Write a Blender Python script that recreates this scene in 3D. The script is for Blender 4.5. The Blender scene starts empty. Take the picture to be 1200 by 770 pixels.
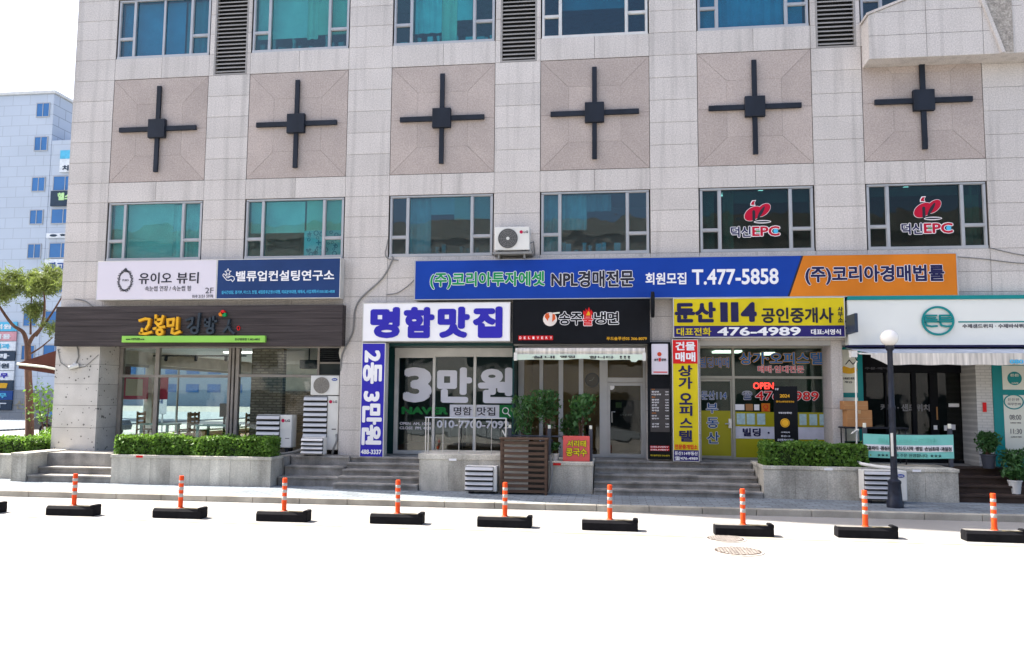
import bpy, math, random
import numpy as np
from mathutils import Vector, Matrix
random.seed(7); rng = np.random.default_rng(7)
sc = bpy.context.scene
COL = sc.collection
R = math.radians
PI = math.pi

# ------------------------------------------------------------ camera
cam = bpy.data.objects.new('camera', bpy.data.cameras.new('camera')); COL.objects.link(cam)
cam.data.sensor_width = 36.0; cam.data.lens = 27.737
cam.data.clip_start = 0.1; cam.data.clip_end = 3000
def cam_matrix(loc, pitch, yaw, roll):
    cy, sy, cp, sp = math.cos(yaw), math.sin(yaw), math.cos(pitch), math.sin(pitch)
    f = Vector((-sy*cp, cy*cp, sp)); r = Vector((cy, sy, 0)); u = r.cross(f)
    c, s = math.cos(roll), math.sin(roll)
    r2 = c*r + s*u; u2 = -s*r + c*u
    m = Matrix((r2, u2, -f)).transposed().to_4x4(); m.translation = loc
    return m
cam.matrix_world = cam_matrix(Vector((11.778, -18.887, 2.16)), 0.088745, 0.124988, 0.008011)
sc.camera = cam

# ------------------------------------------------------------ light
SUN_EL, SUN_BACK = R(52), R(13.0)           # sun from the left, a little behind the facade
to_sun = Vector((-math.cos(SUN_EL)*math.cos(SUN_BACK), math.cos(SUN_EL)*math.sin(SUN_BACK), math.sin(SUN_EL)))
world = bpy.data.worlds.new('World'); sc.world = world; world.use_nodes = True
nt = world.node_tree; bg = nt.nodes['Background']
sky = nt.nodes.new('ShaderNodeTexSky'); sky.sky_type = 'NISHITA'; sky.sun_disc = False
sky.sun_elevation = SUN_EL; sky.sun_rotation = math.atan2(to_sun.x, to_sun.y)
sky.air_density = 0.8; sky.dust_density = 4.0; sky.ozone_density = 0.8
nt.links.new(sky.outputs[0], bg.inputs[0]); bg.inputs[1].default_value = 0.13
sun = bpy.data.lights.new('sun', 'SUN'); sun.energy = 5.0; sun.angle = R(0.53); sun.color = (1.0, 0.935, 0.84)
so = bpy.data.objects.new('sun', sun); COL.objects.link(so)
so.rotation_euler = (-to_sun).to_track_quat('-Z', 'Y').to_euler()
vs = sc.view_settings
vs.view_transform = 'Standard'; vs.look = 'None'; vs.gamma = 1.0; vs.exposure = 1.75; vs.use_curve_mapping = False
sc.cycles.max_bounces = 8; sc.cycles.transparent_max_bounces = 12
sc.cycles.caustics_reflective = False; sc.cycles.caustics_refractive = False
sc.cycles.sample_clamp_indirect = 6.0
try:
    sc.cycles.use_denoising = True
except Exception:
    pass

# ------------------------------------------------------------ materials
MATS = {}
def mat(name, col, rough=0.6, var=0.12, scale=4.0, bump=0.0, bscale=60.0, metal=0.0, spec=0.2, stretch=(1, 1, 1), fine=0.0, fscale=120.0):
    if name in MATS: return MATS[name]
    m = bpy.data.materials.new(name); m.use_nodes = True
    n, l = m.node_tree.nodes, m.node_tree.links
    b = n['Principled BSDF']
    b.inputs['Roughness'].default_value = rough; b.inputs['Metallic'].default_value = metal
    b.inputs['Specular IOR Level'].default_value = spec
    tc = n.new('ShaderNodeTexCoord'); mp = n.new('ShaderNodeMapping'); mp.inputs['Scale'].default_value = stretch
    l.new(tc.outputs['Object'], mp.inputs[0])
    nz = n.new('ShaderNodeTexNoise'); nz.inputs['Scale'].default_value = scale; nz.inputs['Detail'].default_value = 5
    l.new(mp.outputs[0], nz.inputs[0])
    rmp = n.new('ShaderNodeMapRange'); rmp.inputs[1].default_value = 0.3; rmp.inputs[2].default_value = 0.7
    rmp.inputs[3].default_value = 1-var; rmp.inputs[4].default_value = 1+var
    l.new(nz.outputs[0], rmp.inputs[0])
    val = rmp.outputs[0]
    if fine:
        nf = n.new('ShaderNodeTexNoise'); nf.inputs['Scale'].default_value = fscale; nf.inputs['Detail'].default_value = 2
        l.new(tc.outputs['Object'], nf.inputs[0])
        r2 = n.new('ShaderNodeMapRange'); r2.inputs[1].default_value = 0.3; r2.inputs[2].default_value = 0.7
        r2.inputs[3].default_value = 1-fine; r2.inputs[4].default_value = 1+fine
        l.new(nf.outputs[0], r2.inputs[0])
        mu = n.new('ShaderNodeMath'); mu.operation = 'MULTIPLY'; l.new(val, mu.inputs[0]); l.new(r2.outputs[0], mu.inputs[1]); val = mu.outputs[0]
    vm = n.new('ShaderNodeVectorMath'); vm.operation = 'SCALE'; vm.inputs[0].default_value = col[:3]
    l.new(val, vm.inputs['Scale']); l.new(vm.outputs[0], b.inputs['Base Color'])
    if bump:
        nb = n.new('ShaderNodeTexNoise'); nb.inputs['Scale'].default_value = bscale; nb.inputs['Detail'].default_value = 4
        l.new(tc.outputs['Object'], nb.inputs[0])
        bn = n.new('ShaderNodeBump'); bn.inputs['Strength'].default_value = bump; bn.inputs['Distance'].default_value = 0.01
        l.new(nb.outputs[0], bn.inputs['Height']); l.new(bn.outputs[0], b.inputs['Normal'])
    m['_c'] = vm.name
    MATS[name] = m
    return m

def node_mul(m, build):
    """multiply the base colour of m by a value made by build(nodes, links, texcoord)"""
    n, l = m.node_tree.nodes, m.node_tree.links
    b = n['Principled BSDF']; src = b.inputs['Base Color'].links[0].from_socket
    tc = [x for x in n if x.type == 'TEX_COORD'][0]
    v = build(n, l, tc)
    s = n.new('ShaderNodeVectorMath'); s.operation = 'MULTIPLY'
    l.new(src, s.inputs[0]); l.new(v, s.inputs[1]); l.new(s.outputs[0], b.inputs['Base Color'])
    return m

def slab_tint(n, l, tc):
    a = n.new('ShaderNodeAttribute'); a.attribute_name = 'tint'
    return a.outputs['Color']
def streaks(n, l, tc):
    mp = n.new('ShaderNodeMapping'); mp.inputs['Scale'].default_value = (5.0, 5.0, 0.22); l.new(tc.outputs['Object'], mp.inputs[0])
    z = n.new('ShaderNodeTexNoise'); z.inputs['Scale'].default_value = 1.0; z.inputs['Detail'].default_value = 6; l.new(mp.outputs[0], z.inputs[0])
    r = n.new('ShaderNodeMapRange'); r.inputs[1].default_value = 0.50; r.inputs[2].default_value = 0.76; r.inputs[3].default_value = 1.0; r.inputs[4].default_value = 0.74
    l.new(z.outputs[0], r.inputs[0]); return r.outputs[0]
def spots(n, l, tc):
    v = n.new('ShaderNodeTexVoronoi'); v.inputs['Scale'].default_value = 9.0; l.new(tc.outputs['Object'], v.inputs[0])
    z = n.new('ShaderNodeTexNoise'); z.inputs['Scale'].default_value = 4.0; l.new(tc.outputs['Object'], z.inputs[0])
    a = n.new('ShaderNodeMath'); a.operation = 'MULTIPLY_ADD'; a.inputs[1].default_value = -0.75; a.inputs[2].default_value = 0.52; l.new(z.outputs[0], a.inputs[0])
    c = n.new('ShaderNodeMath'); c.operation = 'LESS_THAN'; l.new(v.outputs['Distance'], c.inputs[0]); l.new(a.outputs[0], c.inputs[1])
    r = n.new('ShaderNodeMapRange'); r.inputs[3].default_value = 1.0; r.inputs[4].default_value = 0.30; l.new(c.outputs[0], r.inputs[0])
    return r.outputs[0]
def brick(sx, sz, mortar, dark, plane='XZ', size=0.02):
    def f(n, l, tc):
        sep = n.new('ShaderNodeSeparateXYZ'); l.new(tc.outputs['Object'], sep.inputs[0])
        cb = n.new('ShaderNodeCombineXYZ'); l.new(sep.outputs[plane[0]], cb.inputs[0]); l.new(sep.outputs[plane[1]], cb.inputs[1])
        b = n.new('ShaderNodeTexBrick'); b.inputs['Scale'].default_value = 1.0
        b.inputs['Brick Width'].default_value = sx; b.inputs['Row Height'].default_value = sz; b.inputs['Mortar Size'].default_value = size
        b.inputs['Color1'].default_value = (1, 1, 1, 1); b.inputs['Color2'].default_value = (dark, dark, dark, 1); b.inputs['Mortar'].default_value = (mortar, mortar, mortar, 1)
        l.new(cb.outputs[0], b.inputs[0]); return b.outputs['Color']
    return f

def glass(name, tint, ior=1.5, rough=0.01):
    if name in MATS: return MATS[name]
    m = bpy.data.materials.new(name); m.use_nodes = True
    n, l = m.node_tree.nodes, m.node_tree.links; n.remove(n['Principled BSDF'])
    t = n.new('ShaderNodeBsdfTransparent'); t.inputs[0].default_value = (*tint, 1)
    g = n.new('ShaderNodeBsdfGlossy'); g.inputs['Roughness'].default_value = rough
    tc = n.new('ShaderNodeTexCoord'); nz = n.new('ShaderNodeTexNoise'); nz.inputs['Scale'].default_value = 1.3
    l.new(tc.outputs['Object'], nz.inputs[0])
    bn = n.new('ShaderNodeBump'); bn.inputs['Strength'].default_value = 0.10; bn.inputs['Distance'].default_value = 0.05
    l.new(nz.outputs[0], bn.inputs['Height']); l.new(bn.outputs[0], g.inputs['Normal'])
    f = n.new('ShaderNodeFresnel'); ge = n.new('ShaderNodeNewGeometry'); mr = n.new('ShaderNodeMapRange')   # same index from either side of the thin pane
    mr.inputs[3].default_value = ior; mr.inputs[4].default_value = 1/ior; l.new(ge.outputs['Backfacing'], mr.inputs[0]); l.new(mr.outputs[0], f.inputs[0])
    mx = n.new('ShaderNodeMixShader'); l.new(f.outputs[0], mx.inputs[0]); l.new(t.outputs[0], mx.inputs[1]); l.new(g.outputs[0], mx.inputs[2])
    l.new(mx.outputs[0], n['Material Output'].inputs[0]); MATS[name] = m
    return m
def emit(name, col, s):
    if name in MATS: return MATS[name]
    m = bpy.data.materials.new(name); m.use_nodes = True
    b = m.node_tree.nodes['Principled BSDF']; b.inputs['Base Color'].default_value = (*col, 1)
    b.inputs['Emission Color'].default_value = (*col, 1); b.inputs['Emission Strength'].default_value = s
    MATS[name] = m; return m
def leafmat(name, col, col2):
    m = mat(name, col, rough=0.5, var=0.35, scale=9.0, spec=0.3)
    n, l = m.node_tree.nodes, m.node_tree.links
    b = n['Principled BSDF']; src = b.inputs['Base Color'].links[0].from_socket
    a = n.new('ShaderNodeAttribute'); a.attribute_name = 'tint'
    s = n.new('ShaderNodeVectorMath'); s.operation = 'MULTIPLY'; l.new(src, s.inputs[0]); l.new(a.outputs['Color'], s.inputs[1])
    l.new(s.outputs[0], b.inputs['Base Color'])
    t = n.new('ShaderNodeBsdfTranslucent'); t.inputs[0].default_value = (*col2, 1)
    mx = n.new('ShaderNodeMixShader'); mx.inputs[0].default_value = 0.3
    l.new(b.outputs[0], mx.inputs[1]); l.new(t.outputs[0], mx.inputs[2]); l.new(mx.outputs[0], n['Material Output'].inputs[0])
    return m

stone = node_mul(node_mul(mat('stone', (0.54, 0.503, 0.472), 0.75, 0.05, 1.2, 0.10, 90, fine=0.17, fscale=34), slab_tint), streaks)
stone_pink = node_mul(mat('stone_pink', (0.405, 0.345, 0.312), 0.75, 0.07, 1.5, 0.10, 90, fine=0.17, fscale=32), slab_tint)
stone_spot = node_mul(node_mul(mat('stone_spot', (0.55, 0.525, 0.49), 0.8, 0.12, 2.0, 0.2, 40, fine=0.12, fscale=70), slab_tint), spots)
for q_ in (stone, stone_pink, stone_spot): q_['_t'] = 1
mortar = mat('mortar', (0.17, 0.155, 0.14), 0.9, 0.2, 6)
planter_stone = node_mul(mat('planter_stone', (0.47, 0.445, 0.385), 0.8, 0.34, 2.2, 0.2, 50, stretch=(1, 1, 0.45), fine=0.2, fscale=45), slab_tint); node_mul(planter_stone, streaks)
planter_stone['_t'] = 1
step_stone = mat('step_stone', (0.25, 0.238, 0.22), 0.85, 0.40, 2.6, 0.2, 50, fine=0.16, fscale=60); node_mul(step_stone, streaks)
dark_step = mat('dark_step', (0.045, 0.03, 0.024), 0.6, 0.2, 3)
asphalt = mat('asphalt', (0.27, 0.262, 0.248), 0.9, 0.14, 0.35, 0.3, 90, fine=0.25, fscale=120)
side_tile = node_mul(mat('pavement_tile', (0.215, 0.245, 0.27), 0.85, 0.16, 1.0, 0.1, 80, fine=0.15, fscale=40), brick(0.32, 0.16, 0.45, 0.72, 'XY', 0.010))
kerbm = mat('kerb_stone', (0.33, 0.31, 0.265), 0.85, 0.30, 2.0, 0.2, 60, fine=0.15)
alu = mat('aluminium', (0.40, 0.405, 0.41), 0.42, 0.06, 3, metal=0.35)
alu_l = mat('pale_aluminium', (0.60, 0.59, 0.56), 0.45, 0.08, 3, metal=0.25)
steel = mat('steel', (0.48, 0.49, 0.50), 0.3, 0.08, 5, metal=0.8)
black_metal = mat('black_metal', (0.012, 0.014, 0.02), 0.55, 0.25, 6, spec=0.25)
cross_m = mat('cross_paint', (0.013, 0.017, 0.026), 0.6, 0.3, 3.0, stretch=(1, 1, 0.3), spec=0.25)
louver_m = mat('louver_metal', (0.30, 0.285, 0.27), 0.55, 0.12, 4, stretch=(0.3, 1, 1))
louver_dark = mat('louver_dark', (0.03, 0.03, 0.03), 0.9)
white_m = mat('white_paint', (0.80, 0.79, 0.80), 0.4, 0.04, 1.5)
white_panel = mat('white_panel', (0.66, 0.62, 0.68), 0.35, 0.025, 0.8)
cream_m = mat('cream_panel', (0.70, 0.70, 0.60), 0.4, 0.04, 1.5)
navy = mat('navy_vinyl', (0.014, 0.042, 0.14), 0.5, 0.10, 1.5)
blue = mat('blue_vinyl', (0.003, 0.042, 0.30), 0.5, 0.10, 1)
indigo = mat('indigo_vinyl', (0.028, 0.022, 0.36), 0.5, 0.05, 1)
purple_navy = mat('purple_navy_vinyl', (0.022, 0.016, 0.13), 0.5, 0.05, 1)
orange = mat('orange_vinyl', (0.60, 0.18, 0.012), 0.5, 0.10, 1.2)
yellow = mat('yellow_vinyl', (0.64, 0.51, 0.010), 0.5, 0.10, 1.2)
olive = mat('olive_film', (0.36, 0.33, 0.012), 0.35, 0.06, 1.5)
red = mat('red_vinyl', (0.62, 0.012, 0.014), 0.5, 0.06, 2)
crimson = mat('crimson_vinyl', (0.45, 0.004, 0.03), 0.5, 0.06, 2)
green = mat('green_vinyl', (0.005, 0.24, 0.07), 0.5, 0.05, 2)
lime = mat('lime_strip', (0.26, 0.55, 0.09), 0.5, 0.05, 2)
cyan = mat('cyan_vinyl', (0.08, 0.45, 0.70), 0.4)
teal = mat('teal_paint', (0.008, 0.22, 0.22), 0.4, 0.06, 2)
aqua = mat('aqua_cloth', (0.21, 0.57, 0.50), 0.7, 0.08, 3)
ink = mat('ink', (0.022, 0.022, 0.034), 0.45)
ink_grey = mat('ink_grey', (0.10, 0.10, 0.115), 0.5)
navy_ink = mat('navy_ink', (0.016, 0.016, 0.07), 0.4)
gold = mat('gold_letter', (0.72, 0.38, 0.02), 0.4, 0.08, 5)
gold_dark = mat('gold_side', (0.35, 0.16, 0.01), 0.5)
slate = mat('slate_letter', (0.03, 0.042, 0.055), 0.5)
board_black = mat('black_panel', (0.0045, 0.0055, 0.008), 0.7, 0.2, 2, spec=0.15)
wood_dark = mat('dark_wood', (0.048, 0.039, 0.039), 0.6, 0.38, 7.0, 0.25, 30, stretch=(0.12, 1, 3.2))
wood_brown = mat('brown_slats', (0.085, 0.052, 0.036), 0.6, 0.3, 9.0, stretch=(0.15, 1, 2))
wood_light = mat('light_wood', (0.36, 0.19, 0.075), 0.55, 0.2, 6, stretch=(1, 1, 0.2))
dkgreen = mat('dark_green_panel', (0.006, 0.042, 0.042), 0.4, 0.1, 2)
mint = mat('mint_paint', (0.32, 0.55, 0.45), 0.5)
beige_wall = mat('beige_wall', (0.50, 0.36, 0.20), 0.8, 0.08, 1)
grey_wall = mat('grey_wall', (0.42, 0.42, 0.41), 0.8, 0.08, 1)
dark_wall = mat('dark_wall', (0.05, 0.06, 0.06), 0.8, 0.1, 1)
green_wall = mat('green_wall', (0.07, 0.11, 0.10), 0.8, 0.1, 1)
brick_wall = node_mul(mat('brick_wall', (0.36, 0.27, 0.20), 0.85, 0.25, 5), brick(0.24, 0.075, 0.45, 0.65))
white_brick = node_mul(mat('white_brick', (0.56, 0.54, 0.50), 0.7, 0.06, 4), brick(0.2, 0.065, 0.74, 0.93, 'XZ', 0.008))
wood_floor = mat('wood_floor', (0.16, 0.10, 0.06), 0.5, 0.15, 3, stretch=(0.2, 2, 1))
ac_white = mat('appliance_white', (0.66, 0.65, 0.61), 0.45, 0.08, 2.5)
ac_grey = mat('grille_grey', (0.22, 0.22, 0.215), 0.5)
rubber = mat('rubber', (0.008, 0.008, 0.010), 0.85, 0.3, 8, 0.2, 60, spec=0.1)
post_orange = mat('post_orange', (0.66, 0.062, 0.010), 0.5, 0.18, 10)
refl_tape = mat('reflective_tape', (0.36, 0.35, 0.345), 0.3, 0.1, 20)
stripe_y = mat('stripe_yellow', (0.30, 0.21, 0.05), 0.7, 0.6, 14)
cable_m = mat('cable_grey', (0.20, 0.20, 0.195), 0.6)
card = mat('cardboard', (0.36, 0.18, 0.075), 0.8, 0.1, 4)
cloth_brown = mat('brown_canvas', (0.085, 0.030, 0.022), 0.8, 0.15, 3)
cloth_grey = mat('grey_canvas', (0.42, 0.45, 0.50), 0.8, 0.15, 3)
cloth_stain = mat('stained_canvas', (0.60, 0.56, 0.50), 0.8, 0.32, 5, stretch=(3, 1, 0.2))
bark = mat('bark', (0.11, 0.06, 0.042), 0.9, 0.45, 7, 0.6, 25, stretch=(1, 1, 0.3))
pot_white = mat('pot_white', (0.6, 0.6, 0.58), 0.4)
pot_dark = mat('pot_dark', (0.05, 0.055, 0.07), 0.5)
soil = mat('soil', (0.05, 0.035, 0.022), 0.95, 0.3, 9)
rust = mat('rusty_iron', (0.065, 0.052, 0.045), 0.75, 0.3, 14)
rust_hi = mat('worn_iron', (0.40, 0.37, 0.34), 0.6, 0.3, 14)
globe_m = mat('opal_globe', (0.82, 0.80, 0.76), 0.2, 0.05, 4)
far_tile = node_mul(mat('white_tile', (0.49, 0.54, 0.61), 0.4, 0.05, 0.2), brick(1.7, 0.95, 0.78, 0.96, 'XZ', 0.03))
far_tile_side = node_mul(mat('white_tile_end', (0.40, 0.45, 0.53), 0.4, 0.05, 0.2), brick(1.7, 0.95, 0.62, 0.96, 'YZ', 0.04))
far_glass = mat('blue_pane', (0.02, 0.13, 0.34), 0.1, 0.2, 0.4, spec=0.6)
far_stone = node_mul(mat('grey_base_stone', (0.28, 0.29, 0.30), 0.8, 0.1, 0.5), brick(1.2, 0.6, 0.7, 0.9, 'XZ', 0.02))
hedge_leaf = leafmat('hedge_leaf', (0.105, 0.21, 0.034), (0.18, 0.34, 0.04))
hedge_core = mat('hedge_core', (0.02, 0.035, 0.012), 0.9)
plant_leaf = leafmat('plant_leaf', (0.05, 0.125, 0.038), (0.08, 0.22, 0.04))
pine_leaf = leafmat('pine_needle', (0.15, 0.19, 0.05), (0.18, 0.24, 0.05))
shrub_leaf = leafmat('shrub_leaf', (0.11, 0.22, 0.03), (0.18, 0.35, 0.03))
glass_teal = glass('teal_glass', (0.48, 0.82, 0.83), 1.7)
glass_blue = glass('blue_glass', (0.27, 0.67, 0.77), 1.7)
glass_dark = glass('green_glass', (0.40, 0.66, 0.72), 1.7)
glass_deep = glass('deep_glass', (0.26, 0.46, 0.46), 1.42)
glass_clear = glass('clear_glass', (0.90, 0.955, 0.945), 1.6)
lamp_panel = emit('lamp_panel', (1.0, 0.97, 0.9), 1.3)
neon = emit('red_neon', (1.0, 0.03, 0.02), 1.4)

# ------------------------------------------------------------ mesh helpers
ORG = {}
class MB:
    def __init__(s): s.v = []; s.f = []; s.t = []
    def poly(s, pts, tint=1.0):
        i = len(s.v); s.v += [tuple(p) for p in pts]; s.f.append(tuple(range(i, i+len(pts)))); s.t.append(tint); return s
    def hexa(s, p, tint=1.0):       # 4 bottom pts (ccw from above), 4 top
        i = len(s.v); s.v += [tuple(q) for q in p]
        for f in ((3, 2, 1, 0), (4, 5, 6, 7), (0, 1, 5, 4), (1, 2, 6, 5), (2, 3, 7, 6), (3, 0, 4, 7)):
            s.f.append(tuple(i+k for k in f)); s.t.append(tint)
        return s
    def box(s, x0, x1, y0, y1, z0, z1, tint=1.0):
        return s.hexa([(x0, y0, z0), (x1, y0, z0), (x1, y1, z0), (x0, y1, z0), (x0, y0, z1), (x1, y0, z1), (x1, y1, z1), (x0, y1, z1)], tint)
    def prism(s, pts, y0, y1, tint=1.0):     # polygon in x,z (ccw seen from -y), pulled along y
        n = len(pts); i = len(s.v)
        s.v += [(x, y0, z) for x, z in pts] + [(x, y1, z) for x, z in pts]
        s.f.append(tuple(i+k for k in range(n))); s.f.append(tuple(i+n+k for k in reversed(range(n)))); s.t += [tint]*2
        for k in range(n):
            j = (k+1) % n; s.f.append((i+k, i+n+k, i+n+j, i+j)); s.t.append(tint)
        return s
    def prismx(s, pts, x0, x1, tint=1.0):    # polygon in y,z, pulled along x
        n = len(pts); i = len(s.v)
        s.v += [(x0, y, z) for y, z in pts] + [(x1, y, z) for y, z in pts]
        s.f.append(tuple(i+k for k in reversed(range(n)))); s.f.append(tuple(i+n+k for k in range(n))); s.t += [tint]*2
        for k in range(n):
            j = (k+1) % n; s.f.append((i+k, i+j, i+n+j, i+n+k)); s.t.append(tint)
        return s
    def tube(s, path, r, n=8, closed=False):
        P = [Vector(p) for p in path]; rs = r if isinstance(r, (list, tuple)) else [r]*len(P)
        base = len(s.v); up = None
        for k, p in enumerate(P):
            a = P[k-1] if (k > 0 or closed) else p; b = P[(k+1) % len(P)] if (k < len(P)-1 or closed) else p
            d = (b-a).normalized()
            if up is None: up = Vector((0, 0, 1)) if abs(d.z) < 0.9 else Vector((0, 1, 0))
            sx = d.cross(up).normalized(); up = sx.cross(d).normalized()
            for q in range(n):
                t = 2*PI*q/n; s.v.append(tuple(p + (sx*math.cos(t)+up*math.sin(t))*rs[k]))
        m = len(P)
        for k in range(m if closed else m-1):
            for q in range(n):
                a = base+k*n+q; b = base+k*n+(q+1) % n; k2 = (k+1) % m
                s.f.append((a, base+k2*n+q, base+k2*n+(q+1) % n, b)[::-1]); s.t.append(1.0)
        if not closed:
            s.f.append(tuple(base+q for q in range(n))); s.f.append(tuple(base+(m-1)*n+q for q in reversed(range(n)))); s.t += [1.0, 1.0]
        return s
    def lathe(s, prof, cx, cy, n=24, sx=1.0, sy=1.0):   # prof [(r,z)]
        base = len(s.v)
        for r, z in prof:
            for q in range(n):
                t = 2*PI*q/n; s.v.append((cx+r*sx*math.cos(t), cy+r*sy*math.sin(t), z))
        for k in range(len(prof)-1):
            for q in range(n):
                a = base+k*n+q; b = base+k*n+(q+1) % n
                s.f.append((a, b, b+n, a+n)); s.t.append(1.0)
        s.f.append(tuple(base+q for q in reversed(range(n)))); s.f.append(tuple(base+(len(prof)-1)*n+q for q in range(n))); s.t += [1.0, 1.0]
        return s
    def disc(s, cx, cz, r, y0, y1, n=28, rz=None):
        rz = rz or r
        return s.prism([(cx+r*math.cos(2*PI*k/n), cz+rz*math.sin(2*PI*k/n)) for k in range(n)], y0, y1)
    def ring(s, cx, cz, r, w, y0, y1, n=32, rz=None, a0=0, a1=2*PI):
        rz = rz or r
        for k in range(n):
            t0, t1 = a0+(a1-a0)*k/n, a0+(a1-a0)*(k+1)/n
            q = [(cx+(r-w)*math.cos(t0), cz+(rz-w)*math.sin(t0)), (cx+r*math.cos(t0), cz+rz*math.sin(t0)), (cx+r*math.cos(t1), cz+rz*math.sin(t1)), (cx+(r-w)*math.cos(t1), cz+(rz-w)*math.sin(t1))]
            s.prism(q, y0, y1)
        return s
    def build(s, name, m, parent=None, bev=0.0, smooth=False):
        me = bpy.data.meshes.new(name)
        o0 = ORG.get(parent.name, Vector((0, 0, 0))) if parent else Vector((0, 0, 0))
        me.from_pydata([(x-o0.x, y-o0.y, z-o0.z) for x, y, z in s.v], [], s.f)
        if m.get('_t') or any(t != 1.0 for t in s.t):
            a = me.attributes.new('tint', 'FLOAT_COLOR', 'FACE')
            arr = np.ones((len(s.t), 4), 'f'); arr[:, :3] = np.array(s.t, 'f')[:, None]
            a.data.foreach_set('color', arr.ravel())
        me.materials.append(m)
        if smooth:
            me.shade_smooth()
        o = bpy.data.objects.new(name, me); COL.objects.link(o)
        if parent: o.parent = parent
        ORG[o.name] = o0
        if bev:
            b = o.modifiers.new('bevel', 'BEVEL'); b.width = bev; b.segments = 2; b.limit_method = 'ANGLE'; b.angle_limit = R(40)
        if smooth:
            e = o.modifiers.new('split', 'EDGE_SPLIT'); e.split_angle = R(42)
        return o
def tag(o, label=None, cat=None, group=None, kind=None):
    for k, v in (('label', label), ('category', cat), ('group', group), ('kind', kind)):
        if v: o[k] = v
    return o
def thing(name, label, cat, loc, group=None):
    o = bpy.data.objects.new(name, None); COL.objects.link(o); o.location = loc; o.empty_display_size = 0.2
    ORG[o.name] = Vector(loc); return tag(o, label, cat, group)
def copy_tree(o, loc, label, parent=None):
    c = o.copy(); COL.objects.link(c)
    if parent: c.parent = parent
    else: c.location = loc; c['label'] = label
    for ch in [x for x in list(COL.objects) if x.parent == o]: copy_tree(ch, None, None, c)
    return c

TCACHE = {}
TSC = bpy.data.scenes.new('type_setting')
def glyphs(s, bold):
    k = (s, bold)
    if k in TCACHE: return TCACHE[k]
    c = bpy.data.curves.new('txt', 'FONT'); c.body = s; c.offset = bold; c.extrude = 1.0; c.resolution_u = 3
    o = bpy.data.objects.new('txt', c); TSC.collection.objects.link(o)
    vl = TSC.view_layers[0]; vl.update(); dg = vl.depsgraph; dg.update()
    me = bpy.data.meshes.new_from_object(o.evaluated_get(dg))
    n = len(me.vertices); co = np.empty(n*3, 'f'); me.vertices.foreach_get('co', co); co = co.reshape(n, 3)
    fs = [tuple(p.vertices) for p in me.polygons]
    bpy.data.objects.remove(o); bpy.data.curves.remove(c); bpy.data.meshes.remove(me)
    TCACHE[k] = (co, fs); return co, fs
def lettering(items, y, m, parent, name='lettering', bold=0.02, ext=0.004, face=-1, grow=0.0, rot=False, join=False):
    """items: [(text, (x0,x1,z0,z1))]; each phrase its own mesh unless join; grow = extra outline.
    Heavy weights are drawn as the thin glyph plus copies shifted all round, each a hair in front of the other."""
    b = MB(); o = None
    for s, (x0, x1, z0, z1) in items:
        tot = bold+grow; off = 0.0; rad = tot; rb = bold
        co, fs = glyphs(s, off); A = co.copy()
        if rot: A[:, :2] = np.stack([A[:, 1], -A[:, 0]], 1)
        mn, mx = A[:, :2].min(0)-rb, A[:, :2].max(0)+rb
        sx, sz = (x1-x0)/(mx[0]-mn[0]), (z1-z0)/(mx[1]-mn[1])
        sh = [(0, 0)]
        if rad > 0.006:
            nn = 10 if rad > 0.04 else (8 if len(s) < 14 else 5)
            sh += [(rad*math.cos(2*PI*q/nn+0.39), rad*math.sin(2*PI*q/nn+0.39)) for q in range(nn)]
        for q, (dx, dz) in enumerate(sh):
            X = x0+(A[:, 0]+dx-mn[0])*sx; Zc = z0+(A[:, 1]+dz-mn[1])*sz
            if face > 0: X = x0+x1-X
            Yc = y+face*(A[:, 2]*ext+q*0.00012)
            i = len(b.v); b.v += [(float(p), float(r), float(t)) for p, r, t in zip(X, Yc, Zc)]
            b.f += [tuple(i+k for k in f) for f in fs]; b.t += [1.0]*len(fs)
        if not join: o = b.build(name, m, parent); b = MB()
    return b.build(name, m, parent) if join else o
def outlined(items, y, m, mo, parent, bold=0.02, grow=0.03):
    lettering(items, y, mo, parent, 'letter_outline', bold, 0.003, grow=grow)
    return lettering(items, y-0.004, m, parent, 'lettering', bold, 0.003)

def leaves(mb_name, pts, size, m, parent=None, aspect=1.6, jitter=0.35, up=0.0, tint=(0.6, 1.3)):
    n = len(pts); d = rng.normal(size=(n, 3)); d[:, 2] += up; d /= np.linalg.norm(d, axis=1)[:, None]
    e = rng.normal(size=(n, 3)); e -= (e*d).sum(1)[:, None]*d; e /= np.linalg.norm(e, axis=1)[:, None]
    sz = size*(1+jitter*rng.normal(size=n)).clip(0.4, 1.8)
    L = d*(sz*aspect/2)[:, None]; W = e*(sz/2)[:, None]
    N = np.cross(d, e)*(sz*0.18)[:, None]
    V = np.stack([pts-L, pts+W+N, pts+L, pts-W+N], 1).reshape(-1, 3)
    o0 = np.array(ORG.get(parent.name, Vector((0, 0, 0)))) if parent else np.zeros(3)
    me = bpy.data.meshes.new(mb_name); V = V-o0
    I = np.arange(n)*4; F = np.stack([np.stack([I, I+1, I+2], 1), np.stack([I, I+2, I+3], 1)], 1).reshape(-1, 3)
    me.vertices.add(len(V)); me.vertices.foreach_set('co', V.astype('f').ravel())
    me.loops.add(F.size); me.loops.foreach_set('vertex_index', F.ravel().astype('i'))
    me.polygons.add(len(F)); me.polygons.foreach_set('loop_start', (np.arange(len(F))*3).astype('i'))
    me.update(calc_edges=True)
    a = me.attributes.new('tint', 'FLOAT_COLOR', 'FACE'); arr = np.ones((len(F), 4), 'f')
    t = rng.uniform(tint[0], tint[1], n).repeat(2); arr[:, :3] = t[:, None]; a.data.foreach_set('color', arr.ravel())
    me.materials.append(m)
    o = bpy.data.objects.new(mb_name, me); COL.objects.link(o)
    if parent: o.parent = parent
    ORG[o.name] = Vector(o0); return o

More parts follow.
